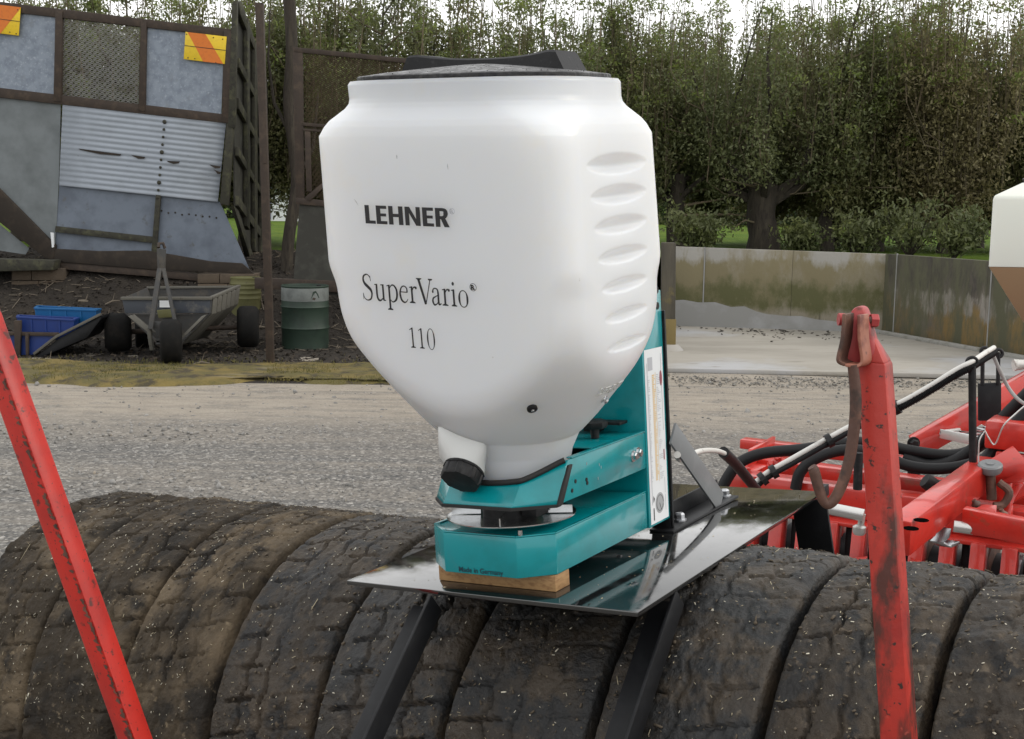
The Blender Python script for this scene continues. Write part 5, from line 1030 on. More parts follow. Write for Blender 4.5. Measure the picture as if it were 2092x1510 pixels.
for r in range(nr_):
    for c in range(nc_):
        o_ = .5 if r % 2 else 0
        def g2(rr, cc): s_ = cc / nc_; t_ = rr / nr_; u = 619 + 254 * s_ + 3 * t_; v0 = 104 + 25 * s_; v1 = 406 + 22 * s_; return gq(u, v0 + (v1 - v0) * t_, .02)
        a, b_, mid, up_ = g2(r, c + o_), g2(r, min(c + o_ + 1, nc_)), g2(r + .5, min(c + o_ + .5, nc_)), g2(r - .48, min(c + o_ + .5, nc_))
        for q0, q1 in ((a, mid), (mid, b_), (a, up_), (up_, b_)): mm.add([q0 + Vector((0, 0, .0065)), q1 + Vector((0, 0, .0065)), q1 + Vector((0, .005, -.0065)), q0 + Vector((0, .005, -.0065))], [(0, 1, 2, 3)])
mm.build('mesh_infill', rustmesh, gt, kind='stuff')
gslab('lower_sheet', [(612, 418), (880, 442), (880, 640), (598, 588)], darkside, .012, .03, 0)
gslab('bearer', [(520, 568), (880, 582), (880, 606), (520, 590)], rust, .16, -.03)

# oil drums
def drum(u, v, Yd, r, h, m, label, band=None, ribs=(.34, .67)):
    c0 = onY(u, v, Yd); d_ = thing('oil_drum', label, 'drum', c0, None); prof = [(r * .96, 0), (r, .02), (r, .03)]
    for q in ribs: prof += [(r, h * q - .025), (r * 1.045, h * q), (r, h * q + .025)]
    prof += [(r, h - .02), (r * 1.02, h - .008), (r * 1.0, h), (r * .93, h), (r * .92, h - .015), (.0, h - .015)]
    b = MB(); b.lathe(prof, c0, (0, 0, 1), 40, False); b.build('body', m, d_, smooth=30)
    if band: b = MB(); b.lathe([(r * 1.006, h * band), (r * 1.008, h * band + .004), (r * 1.008, h - .03), (r * 1.004, h - .026)], c0, (0, 0, 1), 40, False); b.build('painted_band', drumwhite, d_, smooth=30)
    MB().lathe([(.03, 0), (.03, .015)], c0 + Vector((r * .6, 0, h - .015)), (0, 0, 1), 10).build('bung', black_pl, d_); return d_, c0
dd_, c0 = drum(624, 712, 15.85, .292, .80, drumgreen, 'dark green steel drum with a grey white band at the top', .765)
def onbarrel(c0, r, a, z): return c0 + Vector((math.sin(a) * r, -math.cos(a) * r, z))
b = MB(); b.add([onbarrel(c0, .296, a, z) for a, z in ((.42, .655), (.50, .735), (.62, .745), (.72, .71), (.80, .655))], [(0, 1, 2, 3, 4)]); b.build('faded_mark', drumgreen, dd_)
b = MB(); b.add([onbarrel(c0, .2965, a, z) for a, z in ((.46, .64), (.58, .63), (.62, .655), (.50, .665))], [(0, 1, 2, 3)]); b.build('faded_mark', rust, dd_)
drum(503, 660, 17.0, .20, .62, drumyellow, 'faded yellow ribbed drum behind the wheel of the small trailer', None, (.55, .66, .77, .86))

# small old tipping trailer
TY = 14.4
tr_ = thing('small_trailer', 'small weathered steel tipping trailer with a raised A frame drawbar and front wheel', 'trailer', onZ(335, 745))
def T(u, v, d=0.): return onY(u, v, TY + d)
def tslab(name, pts, m, th=.04, d=0., bevel=.004): return MB().prism([T(u, v, d) for u, v in pts], (0, th, 0)).build(name, m, tr_, bevel=bevel)
tslab('front_board', [(249, 611), (432, 611), (430, 640), (424, 640), (255, 640)], trailer_blue, .03, .25)
tslab('front_rim', [(246, 607), (432, 607), (432, 613), (246, 613)], trailer_pale, .06, .22)
tslab('lower_front', [(266, 642), (428, 642), (372, 692), (318, 692)], trailer_m, .03, .30)
tslab('floor', [(300, 690), (380, 690), (375, 697), (305, 697)], trailer_m, 1.3, .3)
def tp(u, v, d): return onY(u, v, TY + d)
# ribbed right side, running back; inside and far side
fr = [tp(432, 610, .25), tp(430, 640, .25), tp(372, 700, .3)]; bk = [tp(488, 586, 1.75), tp(484, 618, 1.75), tp(420, 686, 1.7)]
b = MB(); b.add(fr + bk, [(0, 1, 4, 3), (1, 2, 5, 4)]); so_ = b.build('side_board', trailer_m, tr_); md = so_.modifiers.new('thickness', 'SOLIDIFY'); md.thickness = .012
for k in range(6):
    t_ = (k + .4) / 6; pth = [fr[i].lerp(bk[i], t_) + Vector((.014, -.012, -.004)) for i in range(3)]; MB().strip([pth[0], pth[1], pth[2]], (.03, .09, 0), .03).build('side_rib', trailer_pale, tr_, bevel=.004)
MB().bar(fr[0] + Vector((0, 0, .01)), bk[0] + Vector((0, 0, .01)), (.05, 0, 0), (0, 0, .03)).build('side_rim', trailer_pale, tr_, bevel=.004)
fl = [tp(249, 610, .25), tp(255, 640, .25), tp(318, 700, .3)]; bl = [tp(300, 588, 1.75), tp(310, 618, 1.75), tp(350, 686, 1.7)]
b = MB(); b.add(fl + bl, [(0, 3, 4, 1), (1, 4, 5, 2)]); so_ = b.build('side_board', trailer_m, tr_); md = so_.modifiers.new('thickness', 'SOLIDIFY'); md.thickness = .012
MB().prism([bl[0], bk[0], bk[1], bl[1]], (0, .02, 0)).build('rear_board', trailer_m, tr_); MB().bar(bl[0], bk[0], (0, .04, 0), (0, 0, .03)).build('rear_rim', trailer_pale, tr_, bevel=.004)
MB().prism([fr[2], bk[2], bl[2], fl[2]], (0, 0, -.02)).build('floor_sheet', trailer_m, tr_)
# drawbar A frame
for a, b_, w_ in (((308, 672), (327, 548), .055), ((361, 672), (334, 548), .035)): MB().bar(T(*a, -.1), T(*b_, .1), (w_, 0, 0), (0, .05, 0)).build('drawbar', trailer_m, tr_, bevel=.004)
tslab('drawbar_head', [(320, 508), (337, 510), (335, 560), (322, 560)], trailer_m, .06, .08); MB().tube([T(324, 506, .05), T(324, 498, .08), T(333, 497, .12), T(337, 508, .12)], .018, 8).build('tow_ring', rust, tr_, smooth=50)
tslab('number_plate', [(326, 614), (350, 614), (350, 628), (326, 628)], paper, .006, .20, 0); tslab('hitch_block', [(320, 634), (355, 632), (353, 648), (324, 650)], drumyellow, .06, .15); tslab('wheel_yoke', [(308, 658), (362, 658), (362, 671), (308, 671)], trailer_m, .05, -.06)
for a, b_ in (((304, 668), (311, 715)), ((364, 668), (362, 742))): MB().bar(T(*a, -.05), T(*b_, -.02), (.04, 0, 0), (0, .07, 0)).build('wheel_fork', trailer_pale, tr_, bevel=.004)
for a, b_ in (((268, 644), (312, 680)), ((418, 644), (372, 690))): MB().bar(T(*a, .1), T(*b_, .0), (.06, 0, .02), (0, .05, 0)).build('stay', trailer_pale, tr_, bevel=.004)
def wheel(c, r, wd, ax=Vector((1, 0, 0))):
    b = MB(); pr_ = [(r * .55, -wd / 2), (r * .8, -wd * .55), (r * .96, -wd * .42), (r, -wd * .25), (r, wd * .25), (r * .96, wd * .42), (r * .8, wd * .55), (r * .55, wd / 2)]
    b.lathe(pr_, c, ax, 32, True); o = b.build('wheel', tyre_m, tr_, smooth=50); b = MB(); b.lathe([(r * .5, -wd * .52), (r * .3, -wd * .56), (r * .3, wd * .56), (r * .5, wd * .52)], c, ax, 20); b.build('rim', rust, o, smooth=30)
cw = onZ(335, 747, .03); wheel(cw + Vector((.03, .2, .245)), .25, .22, Vector((1, .27, 0))); cl_ = onY(237, 718, 15.0); wheel(cl_ + Vector((0, .1, .22)), .23, .28, Vector((1, .3, 0))); cr_ = onY(504, 711, 15.3); wheel(cr_ + Vector((0, .1, .25)), .255, .24, Vector((1, .2, 0))); cl2 = onY(285, 712, 15.6); wheel(cl2 + Vector((0, .1, .18)), .19, .14, Vector((1, .3, 0)))
MB().tube([cl_ + Vector((0, .1, .22)), cr_ + Vector((0, .1, .25))], .03, 10).build('axle', rust, tr_, smooth=50)
# carry tray with blue tubs
CY = 14.7
def cq(u, v, d=0.): return onY(u, v, CY + d)
ct = thing('carry_tray', 'dark steel carry tray with a sloping side, holding blue plastic tubs', 'tray', onZ(70, 738))
MB().prism([cq(66, 738), cq(74, 728), cq(116, 694), cq(205, 645), cq(207, 651), cq(178, 690), cq(92, 727)], (0, .5, 0)).build('sloping_side', blacksteel, ct, bevel=.006)
MB().strip([cq(70, 723, -.01), cq(115, 688, -.01), cq(206, 642, -.01)], (0, .06, 0), .03).build('side_lip', trailer_pale, ct, bevel=.004)
MB().prism([cq(-60, 676, .02), cq(118, 684, .02), cq(114, 692, .02), cq(70, 724, .02), cq(-60, 730, .02)], (0, .03, 0)).build('front_panel', bluedark, ct)
MB().prism([cq(-60, 677, -.02), cq(118, 680, -.02), cq(118, 687, -.02), cq(-60, 684, -.02)], (0, .05, 0)).build('front_rail', rust, ct, bevel=.004)
for u in (28, 51): MB().prism([cq(u, 655 if u < 40 else 682, -.05), cq(u + 14 if u < 40 else u + 6, 655 if u < 40 else 682, -.05), cq(u + 12 if u < 40 else u + 6, 738, -.05), cq(u + 2, 738, -.05)], (0, .05, 0)).build('stand_leg', rust, ct, bevel=.004)
MB().prism([cq(60, 735, .05), cq(92, 728, .05), cq(120, 735, .05), cq(60, 742, .05)], (0, .9, 0)).build('runner', rust, ct, bevel=.004)
def tub(name, pts_rim_f, pts_rim_b, drop, d0, d1, m, label):
    a, b_ = [cq(u, v, d0) for u, v in pts_rim_f]; c_, e_ = [cq(u, v, d1) for u, v in pts_rim_b]; dn = Vector((0, 0, -drop)); o = thing(name, label, 'tub', (a + b_) / 2 + dn); inn = .07
    A_, B_, C_, D_ = a, b_, e_, c_; bot_ = [p_.lerp((A_ + B_ + C_ + D_) / 4, inn) + dn for p_ in (A_, B_, C_, D_)]
    MB().add([A_, B_, C_, D_] + bot_, [(0, 1, 5, 4), (1, 2, 6, 5), (2, 3, 7, 6), (3, 0, 4, 7), (4, 5, 6, 7)]).build('shell', m, o).modifiers.new('thickness', 'SOLIDIFY').thickness = .01
    for p0, p1 in ((A_, B_), (B_, C_), (C_, D_), (D_, A_)): MB().bar(p0, p1, Vector((p1.y - p0.y, p0.x - p1.x, 0)).normalized() * .035, (0, 0, .025)).build('rim', m, o, bevel=.003)
    for k in range(3): p0 = A_.lerp(B_, (k + 1) / 4); MB().bar(p0 + Vector((0, -.012, -.02)), p0 + dn * .9 + Vector((0, -.004, 0)), (.02, 0, 0), (0, .012, 0)).build('rib', m, o)
tub('plastic_tub', [(36, 648), (150, 654)], [(38, 645), (160, 650)], .24, .06, .42, bluedark, 'deep blue plastic tub at the front of the carry tray'); tub('plastic_tub', [(72, 630), (196, 634)], [(78, 626), (205, 632)], .26, .45, 1.0, tealbright, 'lighter blue plastic tub behind the deep blue tub in the tray')
# sticks on the bank
for k, (u, v, du, dv, r_) in enumerate(((247, 552, 66, 28, .018), (195, 560, 20, 18, .012), (120, 598, 26, 8, .022), (160, 615, 30, 6, .022), (215, 622, 30, -8, .012), (205, 650, 30, -3, .014), (520, 618, 22, -18, .014), (540, 640, -8, -30, .012), (310, 590, 30, 10, .012), (425, 585, 40, -6, .014), (680, 675, 30, 12, .012), (520, 672, 24, -3, .016), (395, 744, 34, -2, .010), (90, 735, 24, 4, .014), (150, 580, 30, 3, .010), (360, 566, 24, 14, .010))):
    v2 = v + dv; Yk = 12.8 + 6.2 * max(0, min(1, (735 - v) / 190)); a = onY(u, v, Yk); 
    for it in range(40):
        zz = float(bank_z(np.array([a.x]), np.array([Yk]))[0])
        if a.z > zz + .03: Yk += .15
        else: break
        a = onY(u, v, Yk)
    e = onY(u + du, v2, Yk + .05); m0 = (a + e) / 2 + Vector((0, 0, .02)); st = MB(); st.tube([a, m0, e], [r_ * .8, r_, r_ * .4], 6); st.tube([m0, m0 + (e - a) * .2 + Vector((0, -.02, .10))], [r_ * .5, r_ * .2], 5)
    tag(st.build('fallen_branch', stickm, smooth=60), ['long pale fallen branch on the bank under the bin', 'short forked branch on the bank left of the trailer', 'thick broken stick right of the left block stack', 'pale branch above the light blue tub', 'thin branch beside the left rim of the trailer', 'pale stick lying behind the left trailer wheel', 'bent pale stick near the rusty post', 'upright twig left of the rusty post', 'thin stick on the bank behind the trailer drawbar', 'curved stick on the bank above the trailer rim', 'pale stick to the right of the green drum', 'thick stick on the ground behind the right trailer wheel', 'thin stick on the moss in front of the trailer', 'short stick in front of the carry tray', 'small stick below the bottom rail of the bin', 'small stick under the bin behind the drawbar head'][k], 'branch', 'fallen branches on the earth bank')
N = 700; pts = np.stack([rng.uniform(-7, -1, N), rng.uniform(15.4, 18.8, N), np.zeros(N)], -1); pts[:, 2] = bank_z(pts[:, 0], pts[:, 1]) + .015; l_ = rng.uniform(.03, .13, N)
bv = [(-1, -1, -1), (1, -1, -1), (1, 1, -1), (-1, 1, -1), (-1, -1, 1), (1, -1, 1), (1, 1, 1), (-1, 1, 1)]; bf = [(0, 3, 2, 1), (4, 5, 6, 7), (0, 1, 5, 4), (1, 2, 6, 5), (2, 3, 7, 6), (3, 0, 4, 7)]
scatter_mesh('twig_litter', bv, bf, pts, np.stack([l_, np.full(N, .004), np.full(N, .004)], -1), rand_rot(N, .25), stickm)

# ================================================================== RED CULTIVATOR ON THE RIGHT
MX = Vector((.857, -.515, 0)); MY = Vector((.515, .857, 0)); MZ = Vector((0, 0, 1))
cu = thing('red_cultivator', 'bright red cultivator with hoses and a row of upright tine guards behind the roller', 'cultivator', onZ(1800, 1015, .66) - Vector((0, 0, .62)), rot=Matrix((MX, MY, MZ)).transposed())
def beam(name, a, b, wv, hv, m=redclean, bevel=.006): return MB().bar(a, b, wv, hv).build(name, m, cu, bevel=bevel)
fb0 = onZ(1500, 990, .64); fb1 = fb0 + MX * 2.6
beam('front_beam', fb0, fb1, MY * .13, MZ * .13)
fl_top = beam('front_beam_flange', fb0 - MY * .10 - MZ * .075, fb1 - MY * .10 - MZ * .075, MY * .10, MZ * .02)
rb0 = onZ(1530, 952, .66) - MX * .0; rb1 = rb0 + MX * 3.0
beam('rear_beam', rb0, rb1, MY * .10, MZ * .10)
beam('rear_beam_rail', rb0 - MX * .15 + MZ * .05 + MY * .30, rb1 + MZ * .05 + MY * .30, MY * .08, MZ * .05)
for k, t_ in enumerate((.02, .95, 1.9, 2.5)):
    a = fb0 + MX * t_; beam('cross_member', a + MY * .07, a + MY * ((rb0 - fb0).dot(MY) + .3), MX * .08, MZ * .10)
    for dz_ in (-.03, .03): bolt(a + MY * .02 + MZ * .066 + MX * dz_ * 1.2, MZ, .012, .018, redclean, cu)
# end plates and clamp bolts at the left end
MB().prism([fb0 - MX * .02 + MY * .10 - MZ * .02, fb0 - MX * .02 + MY * .52 + MZ * .02, fb0 - MX * .02 + MY * .55 + MZ * .14, fb0 - MX * .02 + MY * .22 + MZ * .13], MX * .02).build('end_plate', redclean, cu, bevel=.004)
for q in (fb0 + MX * .10 + MY * .22 + MZ * .07, fb0 + MX * .16 + MY * .22 + MZ * .06, fb0 + MX * .13 + MY * .22 + MZ * .10): bolt(q, (MZ * .6 - MY).normalized(), .014, .02, redclean, cu)
# tine guards hanging from the front beam
for k in range(21):
    a = fb0 + MX * (.02 + .122 * k) - MY * .12 - MZ * .07; b_ = a - MY * .10 - MZ * .54
    MB().bar(a, b_, MX * .060, MY * .078).build('tine_guard', redclean, cu, bevel=.005)
    if k % 2 == 0: MB().bar(a + MX * .06 + MY * .05, b_ + MX * .06 + MY * .12, MX * .03, MY * .03).build('tine', blacksteel, cu, bevel=.003)
# worn steel coulter discs behind the guards
for k in range(11): MB().lathe([(.04, -.02), (.20, -.006), (.215, 0), (.20, .006), (.04, .02)], fb0 + MX * (.08 + .25 * k) + MY * .12 - MZ * .40, (MX + MY * .25).normalized(), 28).build('disc', greysteel if k % 3 else zinc, cu, smooth=30)
pk0 = fb0 + MX * -.05 + MY * .33 - MZ * .40; MB().tube([pk0, pk0 + MX * 2.7], .17, 24).build('packer_drum', blacksteel, cu, smooth=40)
for k in range(20): MB().lathe([(.17, -.02), (.215, -.008), (.215, .008), (.17, .02)], pk0 + MX * (.06 + .135 * k), MX, 24).build('packer_ring', zinc if k % 2 else rustiron, cu, smooth=30)
# galvanised roller tubes and clamps
ga = onY(1700, 1040, 4.75); gb = onY(1765, 1053, 4.70); MB().tube([ga - (gb - ga) * .3, gb], .024, 14).build('galvanised_tube', silver, cu, smooth=40)
MB().tube([onY(1762, 1050, 4.72), onY(1757, 1082, 4.72)], .013, 10).build('clamp_stem', silver, cu, smooth=40); b = MB(); b.lathe([(.02, 0), (.026, .01), (.026, .03), (.018, .036)], onY(1755, 1092, 4.72), MZ, 10); b.build('clamp_foot', silver, cu, smooth=40)
MB().tube([onY(1850, 1061, 4.75), onY(1880, 1066, 4.75)], .024, 12).build('galvanised_tube', silver, cu, smooth=40)
MB().tube([onY(1948, 1075, 4.6), onY(1988, 1081, 4.58)], .022, 14).build('galvanised_tube', silver, cu, smooth=40); MB().tube([onY(2080, 1094, 4.5), onY(2125, 1100, 4.48)], .022, 14).build('galvanised_tube', silver, cu, smooth=40)
MB().strip([onY(1930, 1078, 4.62), onY(1926, 1096, 4.62), onY(1914, 1106, 4.62), onY(1930, 1114, 4.62), onY(1948, 1106, 4.62)], MX * .05, .014).build('clamp_bracket', zinc, cu, bevel=.002)
# gusset plate between beam and drawbar, flange over guards
MB().prism([onY(1972, 1055, 4.62), onY(2010, 1036, 4.70), onY(2036, 1038, 4.60), onY(2034, 1066, 4.5)], MZ * .012).build('gusset_plate', redclean, cu, bevel=.003)
beam('lower_flange', onY(1968, 1060, 4.62), onY(2120, 1090, 4.40), MY * .06, MZ * .09)
MB().prism([onY(1736, 1141, 4.5), onY(1772, 1136, 4.45), onY(1772, 1158, 4.3), onY(1745, 1160, 4.3)], MZ * -.012).build('foot_plate', redclean, cu, bevel=.002)
MB().prism([onY(1860, 1138, 4.4), onY(1900, 1154, 4.25), onY(1856, 1152, 4.2)], MZ * -.012).build('foot_plate', redclean, cu, bevel=.002)
# drawbar with two holes
da = onY(1835, 1098, 4.25); db = onY(2012, 962, 5.2); dd = (db - da).normalized(); dwv = dd.cross(MZ).normalized()
drw = beam('drawbar', da, db, dwv * .085, dwv.cross(dd).normalized() * .125, bevel=.008)
dup_ = dwv.cross(dd).normalized(); dup_ = dup_ if dup_.z > 0 else -dup_
for u, v in ((1882, 1063), (1861, 1080)):
    d_ = ray(u, v); nn_ = dup_; p0 = da + nn_ * .0635; k_ = (p0 - CAM).dot(nn_) / d_.dot(nn_); b = MB(); b.lathe([(.026, 0), (.026, .0014)], CAM + d_ * k_, nn_, 16); b.build('pin_hole', hole_black, drw)
# head block and brackets at the right edge
hb = onY(2075, 905, 5.3)
MB().box(hb + MZ * .04, MX * .22, MY * .2, MZ * .12).build('head_block', redclean, cu, bevel=.012)
MB().prism([onY(2035, 922, 5.25), onY(2100, 930, 5.2), onY(2100, 1010, 5.2), onY(2050, 1040, 5.2), onY(2022, 975, 5.25)], MY * .03).build('head_plate', redclean, cu, bevel=.006)
MB().prism([onY(2010, 960, 5.15), onY(2068, 925, 5.15), onY(2100, 960, 5.0), onY(2100, 985, 5.0), onY(2030, 990, 5.1)], MZ * .03).build('head_gusset', redclean, cu, bevel=.008)
for pts in (((2060, 970), (2060, 1060)), ((2085, 985), (2040, 1065))): MB().bar(onY(*pts[0], 5.1), onY(*pts[1], 5.0), MX * .03, MY * .05).build('head_rib', redclean, cu, bevel=.004)
b = MB(); b.lathe([(.042, -.012), (.048, 0), (.048, .018), (.042, .024), (.018, .024), (.017, .028), (.006, .028)], onY(2023, 958, 5.02), (MZ - MY * .25).normalized(), 28); b.build('grease_cap', greysteel, cu, smooth=30)
MB().tube([onY(2023, 962, 5.02), onY(2026, 1020, 5.02)], .02, 10).build('cap_stem', rustiron, cu, smooth=40)
MB().tube(cat_rom([onY(2040, 985, 5.0), onY(2062, 1005, 4.98), onY(2050, 1030, 4.98), onY(2030, 1034, 4.98)], 4), .016, 8).build('shackle', rustiron, cu, smooth=40)
for pa_ in ([(1989, 1022), (1996, 1034), (1998, 1044)], [(2000, 1034), (2002, 1044), (1990, 1052), (1978, 1048)], [(2045, 1040), (2052, 1060), (2046, 1075)]): MB().tube(cat_rom([onY(u, v, 4.8) for u, v in pa_], 4), [.009 + .009 * (i % 4 > 1) for i in range(4 * (len(pa_) - 1) + 1)], 8).build('chain_hook', rustiron, cu, smooth=50)
# long flat bar rising to the right, with lug and step
fa, fbv = onY(1868, 914, 6.1), onY(2140, 760, 6.4); fd = (fbv - fa).normalized(); up2 = Vector((-fd.z, 0, fd.x)).normalized()
beam('parallel_bar', fa, fbv, Vector((0, .07, 0)), up2 * .115)
MB().prism([onY(2014, 872, 5.95), onY(2016, 848, 5.95), onY(2024, 836, 5.95), onY(2050, 838, 5.95), onY(2050, 852, 5.95), onY(2034, 862, 5.95), onY(2030, 876, 5.95)], Vector((0, .06, 0))).build('lug', redclean, cu, bevel=.005); bolt(onY(2027, 842, 5.94), (0, -1, 0), .012, .02, zinc, cu)
sg = MB(); s00, s10, s01 = onY(1921, 886, 6.0), onY(2012, 872, 6.4), onY(2030, 908, 5.6)
for k in range(6):
    t_ = k / 5; sg.tube([s00.lerp(s01, t_), s10.lerp(s01 + (s10 - s00), t_)], .006, 5); sg.tube(cat_rom([s00.lerp(s10, t_ * .9 + .05) + (s01 - s00) * q for q in (0, .25, .5, .75, 1)], 2), .006, 5)
sg.build('step_grating', zinc, cu, kind='stuff'); MB().bar(s00, s01, Vector((0, .02, 0)), MZ * .045).build('step_edge', silver, cu, bevel=.003); MB().bar(s00, s10, Vector((0, .02, 0)), MZ * .03).build('step_edge', silver, cu, bevel=.003)
# hose stand: post with a ring, and a second flat stand behind
sb, stp = onY(1988, 978, 5.1), onY(1986, 748, 5.1); MB().tube([sb, stp], .0155, 12).build('hose_stand', black_pl, cu, smooth=40); b = MB(); b.lathe([(.026, 0), (.026, .02), (.018, .03)], sb - MZ * .01, MZ, 14); b.build('stand_collar', black_pl, cu, smooth=40)
rg_ = [onY(1986 + 11 * math.cos(t_), 740 + 10 * math.sin(t_), 5.1) for t_ in np.linspace(0, 6.283, 25)]; MB().tube(rg_, .0068, 8, False).build('stand_ring', black_pl, cu, smooth=60)
MB().prism([onY(2000, 784, 5.9), onY(2046, 782, 5.9), onY(2046, 860, 5.9), onY(2000, 860, 5.9)], Vector((0, .02, 0))).build('stand_plate', blacksteel, cu, bevel=.003)
for u in (2007, 2039): MB().tube([onY(u, 786, 5.9), onY(u + .5, 720, 5.9)], .010, 8).build('stand_prong', black_pl, cu, smooth=40)
for u, v in ((2012, 718), (2040, 722)): MB().tube([onY(u + 8 * math.cos(t_), v + 8 * math.sin(t_), 5.9) for t_ in np.linspace(0, 6.283, 19)], .008, 8, False).build('stand_ring', black_pl, cu, smooth=60)
# hoses
def hose(pts, r, m, name='hose', n=6): return MB().tube(cat_rom([onY(*q) for q in pts], n), r, 12).build(name, m, cu, smooth=60)
hose([(1470, 1010, 5.6), (1487, 975, 5.6), (1512, 945, 5.6), (1560, 926, 5.6), (1640, 918, 5.6), (1720, 906, 5.6), (1790, 905, 5.6), (1850, 919, 5.6), (1930, 930, 5.55), (1985, 920, 5.5), (2040, 880, 5.45), (2110, 800, 5.4)], .026, hose_m)
hose([(1625, 1000, 5.5), (1635, 965, 5.5), (1665, 938, 5.5), (1720, 920, 5.5), (1790, 925, 5.5), (1850, 950, 5.45), (1910, 958, 5.4), (1975, 950, 5.35), (2030, 925, 5.35), (2110, 850, 5.3)], .025, hose_m)
hose([(1845, 935, 5.6), (1900, 952, 5.55), (1960, 938, 5.5), (2020, 890, 5.45), (2060, 845, 5.4), (2110, 795, 5.35)], .030, hose_m)
hose([(1905, 995, 5.2), (1935, 990, 5.2), (1975, 970, 5.25), (2020, 930, 5.3), (2050, 890, 5.3), (2110, 830, 5.3)], .026, hose_m)
b = MB(); b.lathe([(.030, -.06), (.034, -.05), (.034, .05), (.030, .06)], onY(1912, 997, 5.2), (CR * .8 - CU * .55 + CF * .1), 16); b.build('hose_elbow', black_pl, cu, smooth=40)
wpath = [(1545, 990, 5.2), (1570, 970, 5.2), (1620, 942, 5.2), (1680, 908, 5.2), (1735, 878, 5.2), (1790, 850, 5.2), (1845, 826, 5.15), (1900, 795, 5.12), (1950, 764, 5.1), (1986, 745, 5.1), (2012, 728, 5.2), (2030, 717, 5.3)]
sm_ = cat_rom([onY(*q) for q in wpath], 8)
MB().tube([p_ + Vector((0, 0, .014)) for p_ in sm_], .0105, 10).build('white_hose', whitehose, cu, smooth=60); MB().tube([p_ + Vector((0, .004, -.008)) for p_ in sm_], .0145, 10).build('hose', hose_m, cu, smooth=60)
# spiral wrap round the pair
sp_ = []; LN = len(sm_)
for i in range(LN * 14):
    f_ = i / 14; k = min(int(f_), LN - 2); p_ = sm_[k].lerp(sm_[k + 1], f_ - k); t_ = (sm_[k + 1] - sm_[k]).normalized(); u1 = t_.cross(MZ).normalized(); u2 = u1.cross(t_); a_2 = i * 1.15; sp_.append(p_ + MZ * .003 + u1 * math.cos(a_2) * .0155 + u2 * math.sin(a_2) * .0155 - MZ * .010)
MB().tube(sp_[int(len(sp_) * .44):], .0024, 4).build('spiral_wrap', hose_m, cu, smooth=60)
for t_ in (.06, .12, .30, .52): k = int(t_ * LN); MB().tube([sm_[k] - (sm_[k + 1] - sm_[k]).normalized() * .012, sm_[k] + (sm_[k + 1] - sm_[k]).normalized() * .012], .030, 12).build('hose_tie', black_pl, cu, smooth=30)
MB().tube(cat_rom([onY(*q) for q in ((2030, 728, 5.3), (2044, 760, 5.3), (2062, 795, 5.3), (2085, 820, 5.25), (2120, 838, 5.2))], 6), .008, 8).build('grey_cable', greycable, cu, smooth=60)
MB().tube(cat_rom([onY(*q) for q in ((2012, 880, 5.05), (2001, 900, 5.05), (1999, 930, 5.05), (1999, 945, 5.05))], 4), .003, 6).build('tie_wire', silver, cu, smooth=60); MB().tube(cat_rom([onY(*q) for q in ((2012, 880, 5.05), (2020, 895, 5.05), (2033, 908, 5.05), (2050, 870, 5.0), (2075, 845, 5.0), (2110, 815, 5.0))], 4), .0032, 6).build('tie_wire', silver, cu, smooth=60)
MB().tube([onY(1754, 925, 5.0), onY(1752, 1000, 5.0)], .018, 12).build('black_peg', black_pl, cu, smooth=40); MB().tube([onY(1864, 912, 5.9), onY(1868, 985, 5.9)], .03, 8).build('clamp_post', blacksteel, cu, smooth=40); bolt(onY(1866, 905, 5.88), (0, -1, 0), .02, .03, black_pl, cu)
hose([(1790, 880, 5.6), (1786, 930, 5.6), (1790, 985, 5.6)], .018, hose_m)
MB().tube([onY(2071, 746, 6.3), onY(2100, 744, 6.3)], [.03, .022], 12).build('wooden_grip', whitehose, cu, smooth=40)
# frame legs down to the ground
for t_ in (.4, 1.5, 2.4): a = fb0 + MX * t_ + MY * .3; b = MB(); b.bar(a - MZ * .0, Vector((a.x, a.y, .02)), MX * .07, MY * .07); b.build('stand_leg', redclean, cu, bevel=.004)
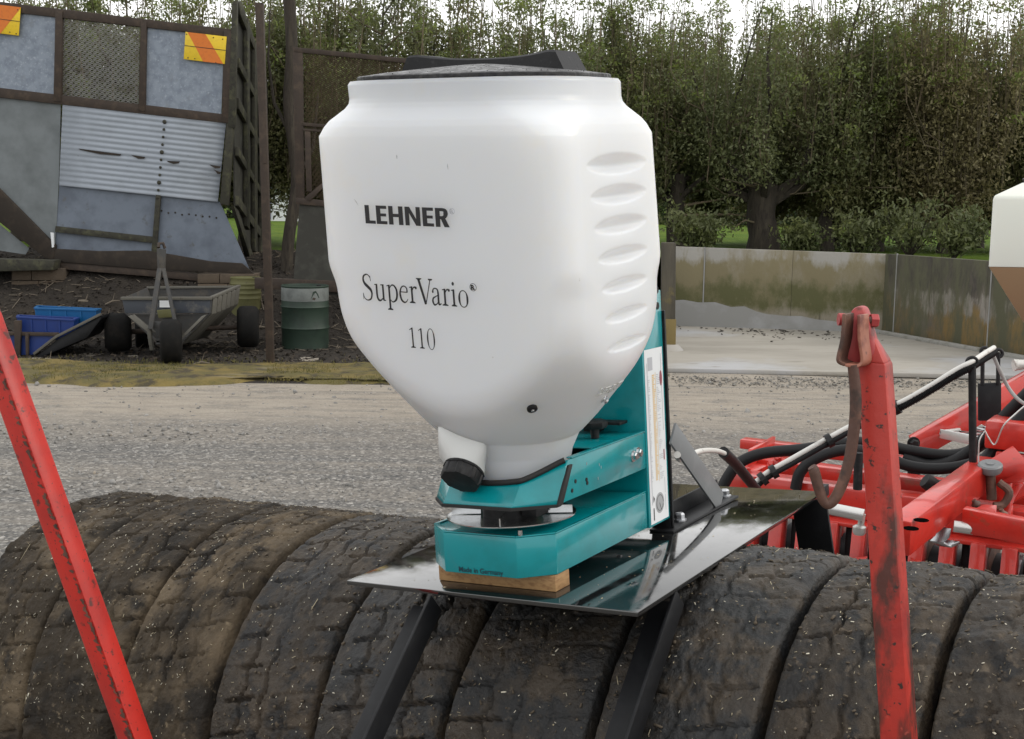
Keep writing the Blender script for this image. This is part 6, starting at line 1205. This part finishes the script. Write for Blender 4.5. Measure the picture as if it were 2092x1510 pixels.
# pale tank on the cultivator
tk_ = thing('seed_tank', 'pale translucent square seed tank half full of tan seed at the right edge', 'seed tank', onY(2100, 640, 6.6))
ta = [onY(2029, 402, 6.4), onY(2029, 545, 6.4)]; ew = Vector((1, 0, 0)); dp = Vector((.28, .66, 0))
zt, zb_ = ta[0].z, ta[1].z; o0 = Vector((ta[0].x, 6.4, 0)); cs = [o0, o0 + ew * .62, o0 + ew * .62 + dp, o0 + dp]
b = MB(); R4 = lambda z, ins: [p_ + ((cs[0] + cs[2]) / 2 - p_) * ins + Vector((0, 0, z)) for p_ in cs]
vs_ = R4(zt + .075, .45) + R4(zt + .006, .02) + R4(zt - .012, 0) + R4(zb_, 0); b.add(vs_, [(0, 1, 2, 3)] + [(i * 4 + j, i * 4 + (j + 1) % 4, i * 4 + 4 + (j + 1) % 4, i * 4 + 4 + j) for i in range(3) for j in range(4)]); b.build('shell', tank2, tk_, bevel=.006)
b = MB(); vs_ = R4(zb_ - .001, .003) + R4(zb_ - .30, .62); b.add(vs_, [(0, 1, 2, 3), (7, 6, 5, 4)] + [(j, (j + 1) % 4, 4 + (j + 1) % 4, 4 + j) for j in range(4)]); b.build('seed_cone', seedm, tk_, bevel=.004)
tc_ = (cs[0] + cs[2]) / 2; MB().tube([tc_ + Vector((0, 0, zb_ - .29)), tc_ + Vector((0, 0, .72))], .07, 14).build('outlet_tube', black_pl, tk_, smooth=40); MB().bar(tc_ + Vector((.12, .1, zb_ - .2)), Vector((tc_.x + .12, tc_.y + .1, .02)), (.06, 0, 0), (0, .06, 0)).build('stand_leg', redclean, tk_, bevel=.004); MB().bar(tc_ + Vector((-.05, 0, .74)), tc_ + Vector((.15, .1, .74)), (0, .06, 0), (0, 0, .04)).build('stand_arm', redclean, tk_)
b = MB(); b.lathe([(.16, 0), (.17, .02), (.15, .035)], tc_ + Vector((0, 0, zt + .075)), (0, 0, 1), 24); b.build('lid', black_pl, tk_, smooth=40)
# cable coming off the spreader
wc = thing('white_cable', 'white cable with a black end running from the spreader to the red machine', 'cable', onY(1440, 925, 3.9))
MB().tube(cat_rom([W(.60, .80, .22), onY(1392, 938, 3.55), onY(1430, 922, 3.8), onY(1462, 921, 4.1), onY(1482, 927, 4.3)], 6), .0085, 10).build('white_sheath', whitehose, wc, smooth=60)
MB().tube(cat_rom([onY(1478, 924, 4.28), onY(1500, 945, 4.5), onY(1525, 975, 4.7), onY(1545, 1000, 4.9)], 6), .020, 10).build('black_sleeve', black_pl, wc, smooth=60)
